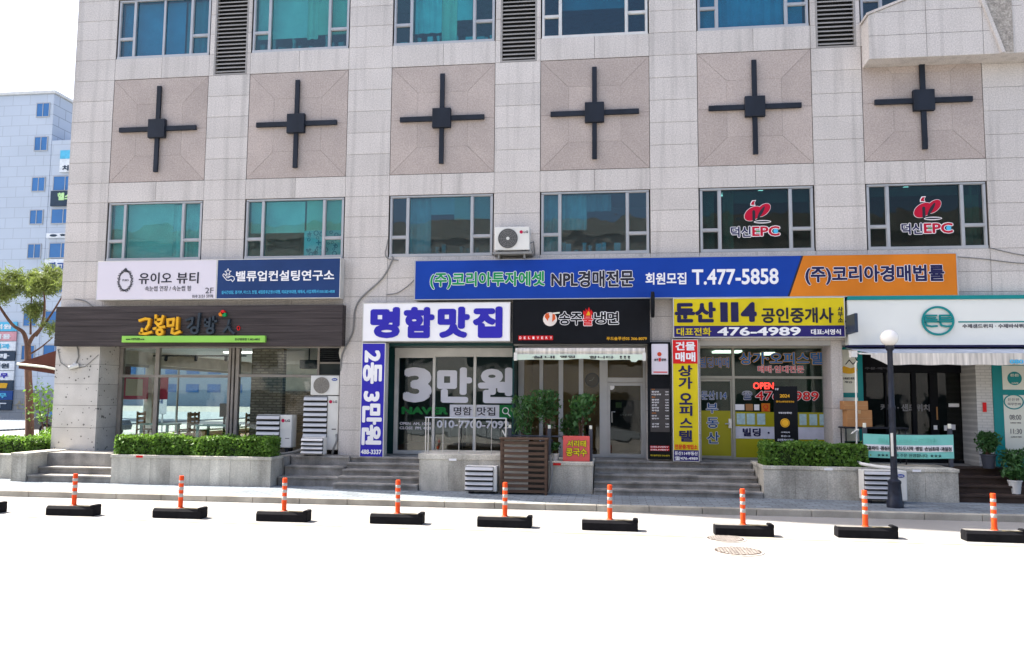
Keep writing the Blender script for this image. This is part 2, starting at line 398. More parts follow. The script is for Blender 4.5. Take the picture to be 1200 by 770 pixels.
# ============================================================ GROUND
PAVE = 0.11; FL = 0.75
def structure(name, mb, m, bev=0): return tag(mb.build(name, m, None, bev), kind='structure')
structure('ground', MB().poly([(-1500, -1500, -0.02), (1500, -1500, -0.02), (1500, 1500, -0.02), (-1500, 1500, -0.02)]), mat('far_ground', (0.2, 0.2, 0.19), 0.9))
structure('road', MB().poly([(-80, -24, 0), (80, -24, 0), (80, -3.25, 0), (-80, -3.25, 0)]).poly([(-24, -3.25, 0), (-12.5, -3.25, 0), (-12.5, 90, 0), (-24, 90, 0)]), asphalt)
structure('pavement', MB().box(-12.5, 80, -3.12, 0.2, -0.1, PAVE).box(-12.5, -2.7, 0.2, 80, -0.1, PAVE).box(-80, -24, -3.12, 80, -0.1, PAVE), side_tile)
structure('far_pavement', MB().box(-80, 80, -34, -24, -0.1, 0.12), side_tile)
k = MB(); x = -12.5
while x < 60:
    k.box(x+0.004, x+0.996, -3.29, -3.12, -0.1, 0.122); x += 1.0
structure('kerb', k, kerbm, 0.012)
structure('road_marking', MB().poly([(-40, -5.90, 0.004), (60, -5.90, 0.004), (60, -5.78, 0.004), (-40, -5.78, 0.004)]), mat('road_paint', (0.42, 0.37, 0.2), 0.8, 0.35, 3, fine=0.3))

# ============================================================ MAIN BUILDING
B = thing('commercial_building', 'large grey granite clad commercial building with dark metal crosses across its front', 'building', (11, 7, 0))
JZ = [3.55, 4.13, 4.66, 5.12, 5.65, 6.17, 6.69, 7.21, 7.735, 8.295, 8.855, 9.415, 9.975, 10.535, 11.11, 11.67, 12.2, 12.76, 13.32]
P = 3.8; G = 0.004
slab, mort = MB(), MB()
def cell(x0, x1, z0, z1):
    slab.box(x0+G, x1-G, 0.0, 0.05, z0+G, z1-G, random.uniform(0.955, 1.045)); mort.box(x0, x1, 0.012, 0.26, z0, z1)
for r in range(len(JZ)-1):
    za, zb = JZ[r], JZ[r+1]
    cell(-2.5, -1.33, za, zb)
    for i in range(6):
        xc = P*i
        if zb <= 5.66 or 7.2 < za < 7.7 or 10.5 < za < 11.1 or za > 12.7:
            cell(xc-1.33, xc, za, zb); cell(xc, xc+1.33, za, zb)
        if i < 5:
            xa, xb = xc+1.33, xc+P-1.33
            if i % 2 == 0 and za > 10.5: cell(xa, xa+0.13, za, zb); cell(xb-0.10, xb, za, zb)
            else: cell(xa, xb, za, zb)
    cell(20.33, 21.5, za, zb); cell(21.5, 22.9, za, zb); cell(22.9, 24.5, za, zb)
slab.build('stone_cladding', stone, B, 0.003); mort.build('wall_core', mortar, B)
up = MB().box(-2.5, 24.5, 0.0, 14, 13.33, 30).box(-2.5, -2.2, 0.27, 14, 3.55, 13.33).box(24.2, 24.5, 0.27, 14, 0.1, 13.33).box(-2.2, 24.2, 13.6, 14, 0.1, 13.33)
up.build('upper_wall', stone, B)
fl = MB().box(-2.2, 24.2, 0.27, 13.6, 3.5, 5.0).box(-2.2, 24.2, 0.27, 13.6, 8.0, 10.6).box(-2.5, 24.4, 0.0, 13.6, 0.0, FL-0.004).box(-2.3, 24.4, 0.02, 0.27, 3.44, 3.55)
fl.build('floor_slab', grey_wall, B)
# square accent panels with crosses
for i in range(6):
    xc, zc = P*i, 9.134; w, t0, b0, h = 1.325, zc+1.393, zc-1.393, 0.64
    a = MB(); a2 = MB().box(xc-w, xc+w, 0.014, 0.25, b0-0.004, t0+0.004)
    a2.build('panel_backing', mortar, B)
    g = 0.005; X0, X1, Z0, Z1 = xc-w+g, xc+w-g, b0+g, t0-g; x0, x1, z0, z1 = xc-h, xc+h, zc-0.70, zc+0.70
    def pl(pts):
        cx = sum(p[0] for p in pts)/len(pts); cz = sum(p[1] for p in pts)/len(pts)
        a.prism([(cx+(px-cx)*0.994, cz+(pz-cz)*0.994) for px, pz in pts], 0.004, 0.04, random.uniform(0.93, 1.06))
    pl([(X0, Z1), (x0, z1), (x1, z1), (X1, Z1)]); pl([(X0, Z0), (X1, Z0), (x1, z0), (x0, z0)])
    pl([(X0, Z0), (x0, z0), (x0, zc), (X0, zc)]); pl([(X0, zc), (x0, zc), (x0, z1), (X0, Z1)])
    pl([(X1, Z0), (X1, zc), (x1, zc), (x1, z0)]); pl([(X1, zc), (X1, Z1), (x1, z1), (x1, zc)])
    for (qa, qb, qc, qd) in ((x0, xc, z0, zc), (xc, x1, z0, zc), (x0, xc, zc, z1), (xc, x1, zc, z1)): pl([(qa, qc), (qb, qc), (qb, qd), (qa, qd)])
    a.build('accent_panel', stone_pink, B)
    c = MB().box(xc-1.075, xc+1.075, -0.085, -0.02, zc-0.062, zc+0.062)
    c.box(xc-0.058, xc+0.058, -0.083, -0.022, zc+0.064, zc+1.156).box(xc-0.058, xc+0.058, -0.083, -0.022, zc-1.156, zc-0.064)
    for dx, dz in ((-0.9, 0), (0.9, 0), (0, 0.9), (0, -0.9)): c.box(xc+dx-0.02, xc+dx+0.02, -0.025, 0.01, zc+dz-0.02, zc+dz+0.02)
    c = c.build('cross_ornament', cross_m, B, 0.006)
    MB().box(xc-0.235, xc+0.235, -0.13, -0.015, zc-0.25, zc+0.25).build('cross_boss', cross_m, c, 0.012)
# louvres
for i in (0, 2, 4):
    xa, xb = P*i+1.47, P*i+2.36
    L = MB().box(xa-0.01, xa+0.03, 0.0, 0.12, 10.54, 13.3).box(xb-0.03, xb+0.01, 0.0, 0.12, 10.54, 13.3).box(xa+0.03, xb-0.03, 0.0, 0.12, 10.54, 10.58)
    L = L.build('louver', louver_m, B); s = MB(); z = 10.62
    while z < 13.25:
        s.hexa([(xa+0.03, 0.015, z), (xb-0.03, 0.015, z), (xb-0.03, 0.13, z+0.07), (xa+0.03, 0.13, z+0.07), (xa+0.03, 0.015, z+0.03), (xb-0.03, 0.015, z+0.03), (xb-0.03, 0.13, z+0.10), (xa+0.03, 0.13, z+0.10)]); z += 0.105
    s.build('louver_slats', louver_m, L); MB().box(xa, xb, 0.16, 0.26, 10.54, 13.3).build('louver_backing', louver_dark, L)

def hbar(m, x0, x1, z0, z1, y0=0.03, y1=0.13): m.box(x0, x1, y0, y1, z0, z1)
def window(xc, z0, z1, zs, gl, blind=None, frm=alu, mid=False, tints=None):
    x0, x1 = xc-1.3, xc+1.3; f = MB(); a, bq = xc-0.84, xc+0.78
    f.box(x0, x1, 0.0, 0.14, z0-0.02, z0+0.05).box(x0, x1, 0.02, 0.14, z1-0.04, z1)
    f.box(x0, x0+0.05, 0.021, 0.139, z0+0.05, z1-0.05).box(x1-0.05, x1, 0.021, 0.139, z0+0.05, z1-0.05)
    f.box(a-0.034, a+0.034, 0.018, 0.139, z0+0.05, z1-0.05).box(bq-0.034, bq+0.034, 0.018, 0.139, z0+0.05, z1-0.05)
    f.box(x0+0.05, a-0.034, 0.024, 0.13, zs-0.03, zs+0.03).box(bq+0.034, x1-0.05, 0.024, 0.13, zs-0.03, zs+0.03)
    if mid: f.box(xc-0.03, xc+0.03, 0.03, 0.12, z0+0.05, z1-0.05)
    for (qa, qb) in ((x0+0.05, a-0.034), (bq+0.034, x1-0.05)):       # casement sashes
        for (za, zb) in ((z0+0.05, zs-0.03), (zs+0.03, z1-0.04)):
            f.box(qa, qa+0.014, 0.035, 0.10, za, zb).box(qb-0.014, qb, 0.035, 0.10, za, zb).box(qa+0.014, qb-0.014, 0.035, 0.10, za, za+0.014).box(qa+0.014, qb-0.014, 0.035, 0.10, zb-0.014, zb)
        for qx in (qa+0.05, qb-0.08): f.box(qx, qx+0.03, 0.012, 0.03, zs-0.012, zs+0.012)
    w = f.build('window', frm, B, 0.004)
    p = MB().box(a+0.04, bq-0.04, 0.075, 0.083, z0+0.04, z1-0.04)
    for (qa, qb) in ((x0+0.04, a-0.04), (bq+0.04, x1-0.04)):
        p.box(qa, qb, 0.07, 0.078, z0+0.04, zs-0.03).box(qa, qb, 0.07, 0.078, zs+0.03, z1-0.04)
    p.build('pane', gl, w)
    for bl in blind or ():
        kind, bx0, bx1, bz0, bz1, mm = bl; s = MB()
        if kind == 'slats':
            z = bz0
            dz = 0.10 if z0 > 9 else 0.062
            while z < bz1: s.hexa([(bx0, 0.222, z), (bx1, 0.222, z), (bx1, 0.228, z), (bx0, 0.228, z), (bx0, 0.198, z+dz*0.9), (bx1, 0.198, z+dz*0.9), (bx1, 0.204, z+dz*0.9), (bx0, 0.204, z+dz*0.9)]); z += dz
        elif kind == 'items':
            x = bx0
            while x < bx1-0.06:
                w_ = random.uniform(0.05, 0.2); h_ = random.uniform(0.25, 1.0)*(bz1-bz0)
                if random.random() < 0.5: s.box(x, min(bx1, x+w_), 0.25, 0.36, bz0, bz0+h_)
                else: s.lathe([(0.03, bz0), (0.05, bz0+h_*0.3), (0.035, bz0+h_*0.6), (0.06, bz0+h_)], x+0.06, 0.31, 10)
                x += w_+random.uniform(0.0, 0.12)
        elif kind == 'curtain':
            n = max(6, int((bx1-bx0)*15)); pts = [(bx0+(bx1-bx0)*q/n, 0.22+0.025*math.sin(q*1.7)) for q in range(n+1)]
            for q in range(n): s.poly([(*pts[q], bz0), (*pts[q+1], bz0), (*pts[q+1], bz1), (*pts[q], bz1)])
        else: s.box(bx0, bx1, 0.21, 0.22, bz0, bz1)
        s.build({'curtain': 'curtain', 'items': 'shelf_items'}.get(kind, 'blind'), mm, w)
    return w
bl_w = mat('blind_white', (0.68, 0.68, 0.65), 0.7, 0.08, 2); bl_c = mat('blind_cream', (0.66, 0.64, 0.52), 0.7, 0.08, 2)
bl_g = mat('blind_grey', (0.35, 0.37, 0.37), 0.7, 0.1, 2); bl_t = mat('sheer_curtain', (0.6, 0.62, 0.58), 0.8, 0.15, 3)
bl_b = mat('frosted_film', (0.35, 0.62, 0.66), 0.6, 0.1, 3)
wins = []
wins.append(window(0, 5.67, 7.20, 6.18, glass_teal, [('slats', -1.25, 0.42, 5.7, 7.16, bl_w), ('curtain', 0.42, 1.25, 5.7, 7.16, bl_t)]))
w2 = window(P, 5.67, 7.20, 6.17, glass_teal, [('slats', P-1.25, P+0.2, 6.36, 7.16, bl_w), ('slats', P+0.25, P+1.25, 6.4, 7.16, bl_c), ('film', P+0.2, P+1.25, 5.7, 6.4, bl_b)]); wins.append(w2)
dec = MB()
for q in range(34):
    cx, cz = P+random.uniform(0.27, 1.2), random.uniform(5.75, 6.36); r = random.uniform(0.03, 0.07)
    if q % 3: dec.ring(cx, cz, r, r*0.35, 0.20, 0.208, 12)
    else: dec.box(cx-r, cx+r, 0.196, 0.204, cz-0.012, cz+0.012).box(cx-0.012, cx+0.012, 0.192, 0.199, cz-r, cz+r)
dec.build('film_pattern', mat('pattern_blue', (0.02, 0.25, 0.35), 0.6), w2)
wins.append(window(2*P, 5.67, 7.20, 6.15, glass_dark, [('curtain', 2*P-0.85, 2*P-0.3, 5.75, 7.16, bl_t), ('slats', 2*P-0.3, 2*P+0.3, 6.75, 7.16, bl_w), ('slats', 2*P+0.3, 2*P+1.25, 6.62, 7.16, bl_c), ('items', 2*P-0.8, 2*P+1.2, 5.7, 6.0, bl_g)]))
wins.append(window(3*P, 5.67, 7.20, 6.15, glass_dark, [('curtain', 3*P-0.8, 3*P-0.2, 6.3, 7.16, bl_t), ('curtain', 3*P-1.25, 3*P-0.9, 5.7, 7.16, bl_t), ('curtain', 3*P-0.2, 3*P+0.4, 6.75, 7.16, bl_g), ('items', 3*P-1.2, 3*P+0.7, 5.7, 6.05, bl_b)], alu))
w5 = window(4*P, 5.67, 7.20, 6.19, glass_deep, [('curtain', 4*P-1.25, 4*P-0.95, 5.7, 7.16, bl_t), ('curtain', 4*P-0.74, 4*P-0.5, 5.7, 7.16, bl_c), ('roller', 4*P-0.5, 4*P+1.25, 6.86, 7.16, bl_g)])
w6 = window(5*P, 5.67, 7.20, 6.20, glass_deep, [('roller', 5*P-1.25, 5*P+1.25, 6.95, 7.16, bl_g), ('curtain', 5*P+0.9, 5*P+1.22, 5.7, 7.16, bl_c)])
window(0, 11.12, 12.74, 11.67, glass_blue, [('roller', -1.25, 0.5, 11.15, 12.7, bl_b), ('curtain', 0.55, 1.25, 11.15, 12.7, bl_c)], mid=True)
window(P, 11.12, 12.74, 11.65, glass_teal, [('slats', P-1.25, P+0.1, 11.55, 12.7, bl_w), ('curtain', P+0.1, P+0.4, 11.5, 12.7, bl_c), ('slats', P+0.4, P+1.25, 11.6, 12.7, bl_c), ('items', P-1.2, P+1.2, 11.16, 11.62, bl_g)])
window(2*P, 11.12, 12.74, 11.66, glass_teal, [('curtain', 2*P-0.1, 2*P+0.3, 11.2, 12.7, bl_c), ('curtain', 2*P-0.8, 2*P-0.1, 11.5, 12.7, bl_b), ('roller', 2*P+0.3, 2*P+0.7, 11.8, 12.7, bl_b), ('items', 2*P-1.2, 2*P+1.2, 11.16, 11.5, bl_b)])
window(3*P, 11.12, 12.74, 11.68, glass_blue, [('roller', 3*P-0.8, 3*P+0.75, 11.9, 12.7, bl_g)], alu_l)
window(4*P, 11.12, 12.74, 11.68, glass_blue, [('curtain', 4*P-1.25, 4*P+1.2, 11.15, 12.7, bl_b)])
window(5*P, 11.12, 12.74, 11.68, glass_dark)
# window graphics on the two right windows
for w, dx in ((w5, 0.0), (w6, 3.81)):
    x0, zb = 14.915+dx, 6.345
    outer, inn = MB(), MB()
    def ell(cx, cz, a, b, th, t0, t1, n=22): return [(cx+a*math.cos(t)*math.cos(th)-b*math.sin(t)*math.sin(th), cz+a*math.cos(t)*math.sin(th)+b*math.sin(t)*math.cos(th)) for t in [t0+(t1-t0)*q/n for q in range(n+1)]]
    def shape(m2, g):
        m2.prism(ell(x0+0.25, zb+0.235, 0.215+g, 0.155+g, 0.55, R(-150), R(75)) + [(x0+0.12-g*.5, zb+0.30+g)] + ell(x0+0.25, zb+0.235, 0.215+g, 0.155+g, 0.55, R(140), R(205), 8)[1:], 0.058, 0.062) if False else m2.prism(ell(x0+0.22, zb+0.23, 0.225+g, 0.145+g, 0.6, 0, 2*PI, 28)[:-1], 0.058-g*.0, 0.062)
        m2.prism(ell(x0+0.455, zb+0.31, 0.195+g, 0.115+g, 0.75, 0, 2*PI, 26)[:-1], 0.0585, 0.0625)
        m2.prism([(x0+0.17-g, zb+0.43-g), (x0+0.27+g, zb+0.43-g), (x0+0.25+g, zb+0.49), (x0+0.285+g, zb+0.545+g), (x0+0.21-g, zb+0.54+g), (x0+0.17-g, zb+0.48)], 0.059, 0.063)
        m2.prism(ell(x0+0.43, zb+0.03, 0.19+g, 0.03+g, 0.0, 0, 2*PI, 20)[:-1], 0.0595, 0.0635)
    m1 = MB(); shape(m1, 0.010); m1.build('emblem_outline', white_m, w)
    m1 = MB(); m1.prism(ell(x0+0.22, zb+0.23, 0.225, 0.145, 0.6, 0, 2*PI, 28)[:-1], 0.052, 0.057).prism(ell(x0+0.455, zb+0.31, 0.195, 0.115, 0.75, 0, 2*PI, 26)[:-1], 0.0525, 0.0575)
    m1.prism([(x0+0.18, zb+0.44), (x0+0.26, zb+0.44), (x0+0.245, zb+0.49), (x0+0.275, zb+0.535), (x0+0.215, zb+0.53), (x0+0.18, zb+0.48)], 0.053, 0.058); m1.build('emblem', crimson, w)
    m1 = MB().box(x0+0.20, x0+0.265, 0.046, 0.0515, zb+0.06, zb+0.28).disc(x0+0.2325, zb+0.28, 0.0325, 0.0462, 0.0513, 14).prism(ell(x0+0.40, zb+0.25, 0.17, 0.036, 1.05, 0, 2*PI, 18)[:-1], 0.0465, 0.052); m1.build('emblem_slot', ink, w)
    MB().prism(ell(x0+0.43, zb+0.03, 0.175, 0.018, 0.0, 0, 2*PI, 20)[:-1], 0.054, 0.0575).build('emblem_base_ellipse', ink, w)  # dark ellipse printed inside the white one at the emblem's foot
    t0 = 14.613+dx+(0.03 if dx else 0)
    outlined([('덕신', (t0, t0+0.46, 6.01, 6.27))], 0.058, navy_ink, white_m, w, 0.03, 0.05)
    outlined([('EPC', (t0+0.49, t0+1.12, 6.03, 6.265))], 0.058, crimson, white_m, w, 0.03, 0.05)
    MB().box(t0+0.58, t0+0.67, 0.046, 0.05, 6.13, 6.165).build('letter_accent', green, w); MB().disc(t0+1.03, 6.145, 0.055, 0.046, 0.05, 16).build('letter_dot', cyan, w)
    spt = MB()
    for q, (sx_, sy_) in enumerate(((-0.75, 1.2), (0.2, 2.4), (0.95, 1.6), (-0.3, 3.6), (0.7, 3.2))): spt.lathe([(0.07, 7.93), (0.07, 7.95)], 4*P+dx+sx_, sy_, 14)
    spt.build('ceiling_spotlight', lamp_panel, w)
# rooms behind the upper windows
rm = MB()
for za, zb in ((5.0, 8.0), (10.6, 13.33)):
    rm.box(-2.2, 24.2, 5.0, 5.1, za, zb)
    for i in range(6): rm.box(P*i+1.85, P*i+1.95, 0.27, 5.0, za, zb)
rm.build('room_wall', grey_wall, B)
# bay / parapet at upper right
bal = MB().prism([(17.69, 10.0), (24.5, 10.0), (24.5, 12.4), (21.2, 12.4), (18.55, 11.37), (17.70, 11.05)], -0.5, 0.0)
bal.build('bay_parapet', stone, B, 0.006)
jl = MB().box(17.688, 20.3, -0.503, -0.5, 10.545, 10.552).box(18.95, 18.957, -0.503, -0.5, 10.0, 11.5).box(20.16, 20.167, -0.503, -0.5, 10.0, 11.9).box(17.9, 21, -0.503, -0.5, 11.10, 11.107).build('panel_joint', mortar, B)
cp = MB().hexa([(17.66, -0.53, 11.04), (21.2, -0.53, 12.39), (21.2, 0.0, 12.39), (17.66, 0.0, 11.04), (17.66, -0.53, 11.10), (21.2, -0.53, 12.45), (21.2, 0.0, 12.45), (17.66, 0.0, 11.10)]).build('coping', stone, B, 0.005)
MB().prism([(20.60, 10.03), (20.79, 10.03), (20.80, 11.9), (19.95, 11.9)], -0.515, -0.5).build('rough_stone_inlay', mat('rough_stone', (0.33, 0.30, 0.265), 0.9, 0.28, 6, 0.5, 25, fine=0.3, fscale=30), B)
MB().hexa([(20.1, -0.58, 11.48), (20.17, -0.58, 11.48), (20.17, -0.5, 11.48), (20.1, -0.5, 11.48), (19.98, -0.58, 11.9), (20.05, -0.58, 11.9), (20.05, -0.5, 11.9), (19.98, -0.5, 11.9)]).hexa([(20.52, -0.56, 10.0), (20.60, -0.56, 10.0), (20.60, -0.5, 10.0), (20.52, -0.5, 10.0), (19.93, -0.56, 11.9), (20.01, -0.56, 11.9), (20.01, -0.5, 11.9), (19.93, -0.5, 11.9)]).build('inlay_trim', stone, B)
# columns at street level
def column(x0, x1, y0, y1, z0, z1, rows, m, name='column', flare=0):
    s = MB()
    for a, b in zip(rows[:-1], rows[1:]):
        s.box(x0+G, x1-G, y0, y0+0.04, a+G, b-G, random.uniform(0.9, 1.06)); s.box(x1-0.04, x1-0.001, y0+0.045, y1, a+G, b-G, random.uniform(0.9, 1.06)); s.box(x0+0.001, x0+0.04, y0+0.045, y1, a+G, b-G, 1)
    s.build(name, m, B, 0.003); MB().box(x0+0.01, x1-0.01, y0+0.012, y1-0.002, z0, z1).build('column_core', mortar, B)
column(-2.56, -1.32, 0.0, 0.9, 0.6, 3.5, [0.62, 1.33, 1.90, 2.45, 2.96, 3.5], stone_spot)
column(5.12, 5.69, 0.0, 0.9, 0.6, 3.55, [0.62, 1.36, 1.90, 2.46, 3.0, 3.55], stone)
column(12.62, 13.86, 0.0, 0.9, 0.6, 3.55, [0.62, 1.36, 1.90, 2.46, 3.0, 3.55], stone)
column(16.80, 17.05, 0.0, 0.9, 0.6, 3.55, [0.62, 2.0, 3.55], stone)
# street-level rooms: partitions and back walls
MB().box(-2.2, 5.3, 12.0, 12.1, FL, 3.5).box(5.3, 5.4, 0.9, 12.1, FL, 3.5).box(-2.5, -2.2, 11.8, 12.1, 0.1, 3.55).box(-2.5, -2.2, 0.9, 11.8, 0.1, 0.95).box(-2.5, -2.2, 0.9, 11.8, 3.1, 3.55).box(-2.48, -2.22, 3.9, 4.0, 0.95, 3.1).build('room_wall', mat('cafe_wall', (0.62, 0.60, 0.55), 0.8), B)
MB().box(2.1, 3.0, 1.5, 1.7, FL, 3.46).box(-2.2, 5.3, 11.9, 11.98, FL, 2.4).build('brick_pier', brick_wall, B)
MB().box(5.4, 9.4, 6.0, 6.1, FL, 3.5).box(9.4, 9.45, 0.9, 6.1, FL, 3.5).box(5.41, 5.45, 0.9, 6.0, FL, 3.5).build('room_wall', green_wall, B)
MB().box(9.45, 12.75, 4.2, 4.3, FL, 3.5).box(12.75, 12.85, 0.9, 4.3, FL, 3.5).box(9.46, 9.5, 0.9, 4.2, FL, 3.5).build('room_wall', beige_wall, B)
MB().box(13.2, 17.0, 5.0, 5.1, FL, 3.5).box(13.1, 13.2, 0.95, 5.1, FL, 3.5).box(16.95, 17.05, 0.95, 5.1, FL, 3.5).build('room_wall', green_wall, B)
MB().box(17.05, 24, 6.0, 6.1, FL, 3.5).box(20.3, 20.4, 0.95, 6.0, FL, 3.5).build('room_wall', dark_wall, B)
MB().box(-2.19, 24.1, 0.92, 11.9, 3.47, 3.497).build('ceiling_board', white_m, B)
MB().box(-2.2, 5.3, 0.95, 12.0, FL-0.002, FL+0.01).box(5.4, 20.3, 0.95, 6.0, FL-0.002, FL+0.01).build('wooden_floor', wood_floor, B)
cl = MB()
for x0, x1, y0, y1 in ((0.5, 1.7, 3.0, 3.25), (7.6, 8.1, 2.2, 2.5), (8.2, 8.4, 3.6, 4.6), (10.2, 11.4, 2.4, 2.6), (14.5, 15.2, 2.4, 3.0), (15.9, 16.2, 3.2, 4.0)): cl.box(x0, x1, y0, y1, 3.43, 3.468)
cl.build('ceiling_and_fill_light', lamp_panel, B)  # print shop and office lamps, plus panels added to brighten the other rooms

# ============================================================ STEPS, PLANTERS, HEDGES
def steps(label, x0, x1, yf, n, tread, m=step_stone, ztop=FL, zb=PAVE, back=0.02):
    s = MB(); h = (ztop-zb)/n
    for i in range(n):
        y = yf+tread*i; z1 = zb+h*(i+1)
        s.box(x0, x1, y+0.02, back if i == n-1 else yf+tread*(i+1)+0.05, z1-h-0.02, z1-0.045); 
        xs = x0
        while xs < x1-0.01:                              # tread slabs
            xe = min(x1, xs+1.25+random.uniform(-0.1, 0.1)); xe = x1 if x1-xe < 0.35 else xe
            s.box(xs+0.002, xe-0.002, y-0.012, back if i == n-1 else yf+tread*(i+1)+0.03, z1-0.045, z1); xs = xe
    return tag(s.build('stone_steps', m, None, 0.006), label, 'steps')
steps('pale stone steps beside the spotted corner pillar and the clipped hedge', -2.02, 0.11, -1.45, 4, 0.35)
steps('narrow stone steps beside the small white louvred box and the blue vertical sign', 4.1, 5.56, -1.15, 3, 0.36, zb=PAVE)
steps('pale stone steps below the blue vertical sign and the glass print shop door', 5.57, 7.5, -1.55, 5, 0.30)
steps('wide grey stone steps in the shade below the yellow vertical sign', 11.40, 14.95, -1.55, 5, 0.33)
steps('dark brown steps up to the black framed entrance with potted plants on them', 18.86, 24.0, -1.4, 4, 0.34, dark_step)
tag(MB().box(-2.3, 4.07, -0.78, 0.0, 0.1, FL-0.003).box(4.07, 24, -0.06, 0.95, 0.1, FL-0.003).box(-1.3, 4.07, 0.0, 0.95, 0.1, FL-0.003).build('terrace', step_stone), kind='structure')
def planter(label, x0, x1, y0, y1, ztop, nslab, cop=0.07, m=planter_stone):
    t = thing('planter_wall', label, 'planter wall', ((x0+x1)/2, (y0+y1)/2, PAVE))
    s = MB(); w = (x1-x0)/nslab
    for i in range(nslab): s.box(x0+w*i+0.0015, x0+w*(i+1)-0.0015, y0+0.02, y1, PAVE-0.02, ztop-cop, random.uniform(0.80, 1.10))
    s.build('wall', m, t, 0.004)
    c = MB(); x = x0-0.02
    while x < x1:
        xe = min(x1+0.02, x+1.15); c.box(x+0.002, xe-0.002, y0, y1+0.02, ztop-cop, ztop); x = xe
    c.build('coping', m, t, 0.008); return t
planter('pale granite planter wall under the sunlit clipped hedge', 0.12, 4.05, -1.47, -0.8, 0.78, 8)
planter('granite wall with the steel railing on top, below the print shop window', 7.52, 9.55, -1.47, -0.06, 0.92, 3, 0.12)
planter('granite wall below the red menu placard and the potted plants', 9.56, 11.38, -1.47, -0.06, 0.79, 2)
planter('granite planter wall behind the street lamp under the shaded hedge', 14.97, 18.85, -1.50, -0.06, 0.79, 6)
planter('small granite wall with a square end pier left of the corner steps', -2.42, -2.03, -1.50, -0.02, 0.78, 1)
planter('low granite planter wall under the hedge at the left edge', -9.0, -2.45, -0.95, -0.7, 0.70, 6)
def hedge(label, x0, x1, y0, y1, z0, z1, n, size=0.045):
    t = thing('hedge', label, 'hedge', ((x0+x1)/2, (y0+y1)/2, z0))
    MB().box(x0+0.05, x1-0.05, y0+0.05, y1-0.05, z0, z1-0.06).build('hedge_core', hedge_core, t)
    a = [(x1-x0)*(y1-y0), (x1-x0)*(z1-z0), (y1-y0)*(z1-z0)]; A = a[0]+2*a[1]+2*a[2]
    pts = []
    for area, f in ((a[0], 't'), (a[1], 'f'), (a[1], 'b'), (a[2], 'l'), (a[2], 'r')):
        q = int(n*area/A); u = rng.uniform(size=(q, 3)); p = np.stack([x0+u[:, 0]*(x1-x0), y0+u[:, 1]*(y1-y0), z0+u[:, 2]*(z1-z0)], 1)
        off = np.abs(rng.normal(scale=0.035, size=q))-0.012-rng.exponential(0.012, q)*(rng.uniform(size=q) < 0.35)
        if f == 't': p[:, 2] = z1-off
        if f == 'f': p[:, 1] = y0+off
        if f == 'b': p[:, 1] = y1-off
        if f == 'l': p[:, 0] = x0+off
        if f == 'r': p[:, 0] = x1-off
        pts.append(p)
    pts = np.concatenate(pts)
    b = 0.022*np.sin(pts[:, 0]*5.1+1)+0.02*np.sin(pts[:, 0]*11.7)+0.02*np.sin(pts[:, 2]*9+pts[:, 0]*3)
    pts[:, 2] += b*(pts[:, 2]-z0)/(z1-z0); pts[:, 1] -= b
    leaves('foliage', pts, size, hedge_leaf, t, 1.5); return t
hedge('bright green clipped hedge on the pale planter in front of the kimbap shop', 0.16, 4.0, -1.36, -0.86, 0.74, 1.19, 13000)
hedge('dark green clipped hedge in the shade below the real estate office', 15.02, 17.12, -1.36, -0.7, 0.76, 1.24, 8500)
hedge('sunlit hedge at the left edge below the crooked pine', -8.2, -2.65, -0.68, 0.2, 0.6, 1.06, 13000)

# ============================================================ SIGNS
def sign(name, label, cat, x0, x1, z0, z1, m, y=-0.30, back=-0.02, frame=alu_l, fw=0.02, bev=0.004):
    t = thing(name, label, cat, ((x0+x1)/2, back, z0))
    MB().box(x0+fw, x1-fw, y, back-0.02, z0+fw, z1-fw).build('panel', m, t)
    f = MB().box(x0, x1, y-0.006, back, z0, z0+fw).box(x0, x1, y-0.006, back, z1-fw, z1).box(x0, x0+fw, y-0.006, back, z0+fw, z1-fw).box(x1-fw, x1, y-0.006, back, z0+fw, z1-fw)
    f.build('frame', frame, t, bev); return t
yT = -0.305
# white beauty sign
s = sign('shop_sign', 'long white sign with a wreath emblem and black lettering above the wooden fascia', 'sign', -1.31, 1.94, 4.59, 5.60, white_panel, fw=0.015)
lettering([('유이오', (-0.153, 0.74, 4.993, 5.283)), ('뷰티', (0.875, 1.463, 4.993, 5.283))], yT, ink, s, bold=0.012)
lettering([('속눈썹 연장 / 속눈썹 펌', (0.027, 1.263, 4.806, 4.940)), ('2F', (1.656, 1.874, 4.740, 4.883)), ('010 2151 5978', (1.315, 1.867, 4.630, 4.705)), ('YUIO', (-0.618, -0.434, 5.072, 5.12))], yT, ink_grey, s, 'small_lettering', bold=0.0)
em = MB(); cx, cz = -0.525, 5.085
for q in range(46):
    t = 2*PI*q/46; wv = 0.012*math.sin(q*2.4)
    px, pz = cx+(0.185+wv)*math.cos(t), cz+(0.255+wv)*math.sin(t); r = 0.042+0.014*((q*7) % 3); an = t+PI/2+0.7*(-1)**q
    em.prism([(px-r*math.cos(an), pz-r*math.sin(an)), (px+0.015*math.sin(an), pz-0.015*math.cos(an)), (px+r*math.cos(an), pz+r*math.sin(an)), (px-0.015*math.sin(an), pz+0.015*math.cos(an))], yT-0.003, yT+0.003)
em.prism([(cx-0.05, cz+0.26), (cx+0.05, cz+0.26), (cx+0.03, cz+0.31), (cx, cz+0.33), (cx-0.03, cz+0.31)], yT-0.003, yT+0.003).ring(cx, cz, 0.165, 0.006, yT-0.003, yT+0.003, 36, 0.235)
em.build('wreath_emblem', ink_grey, s)
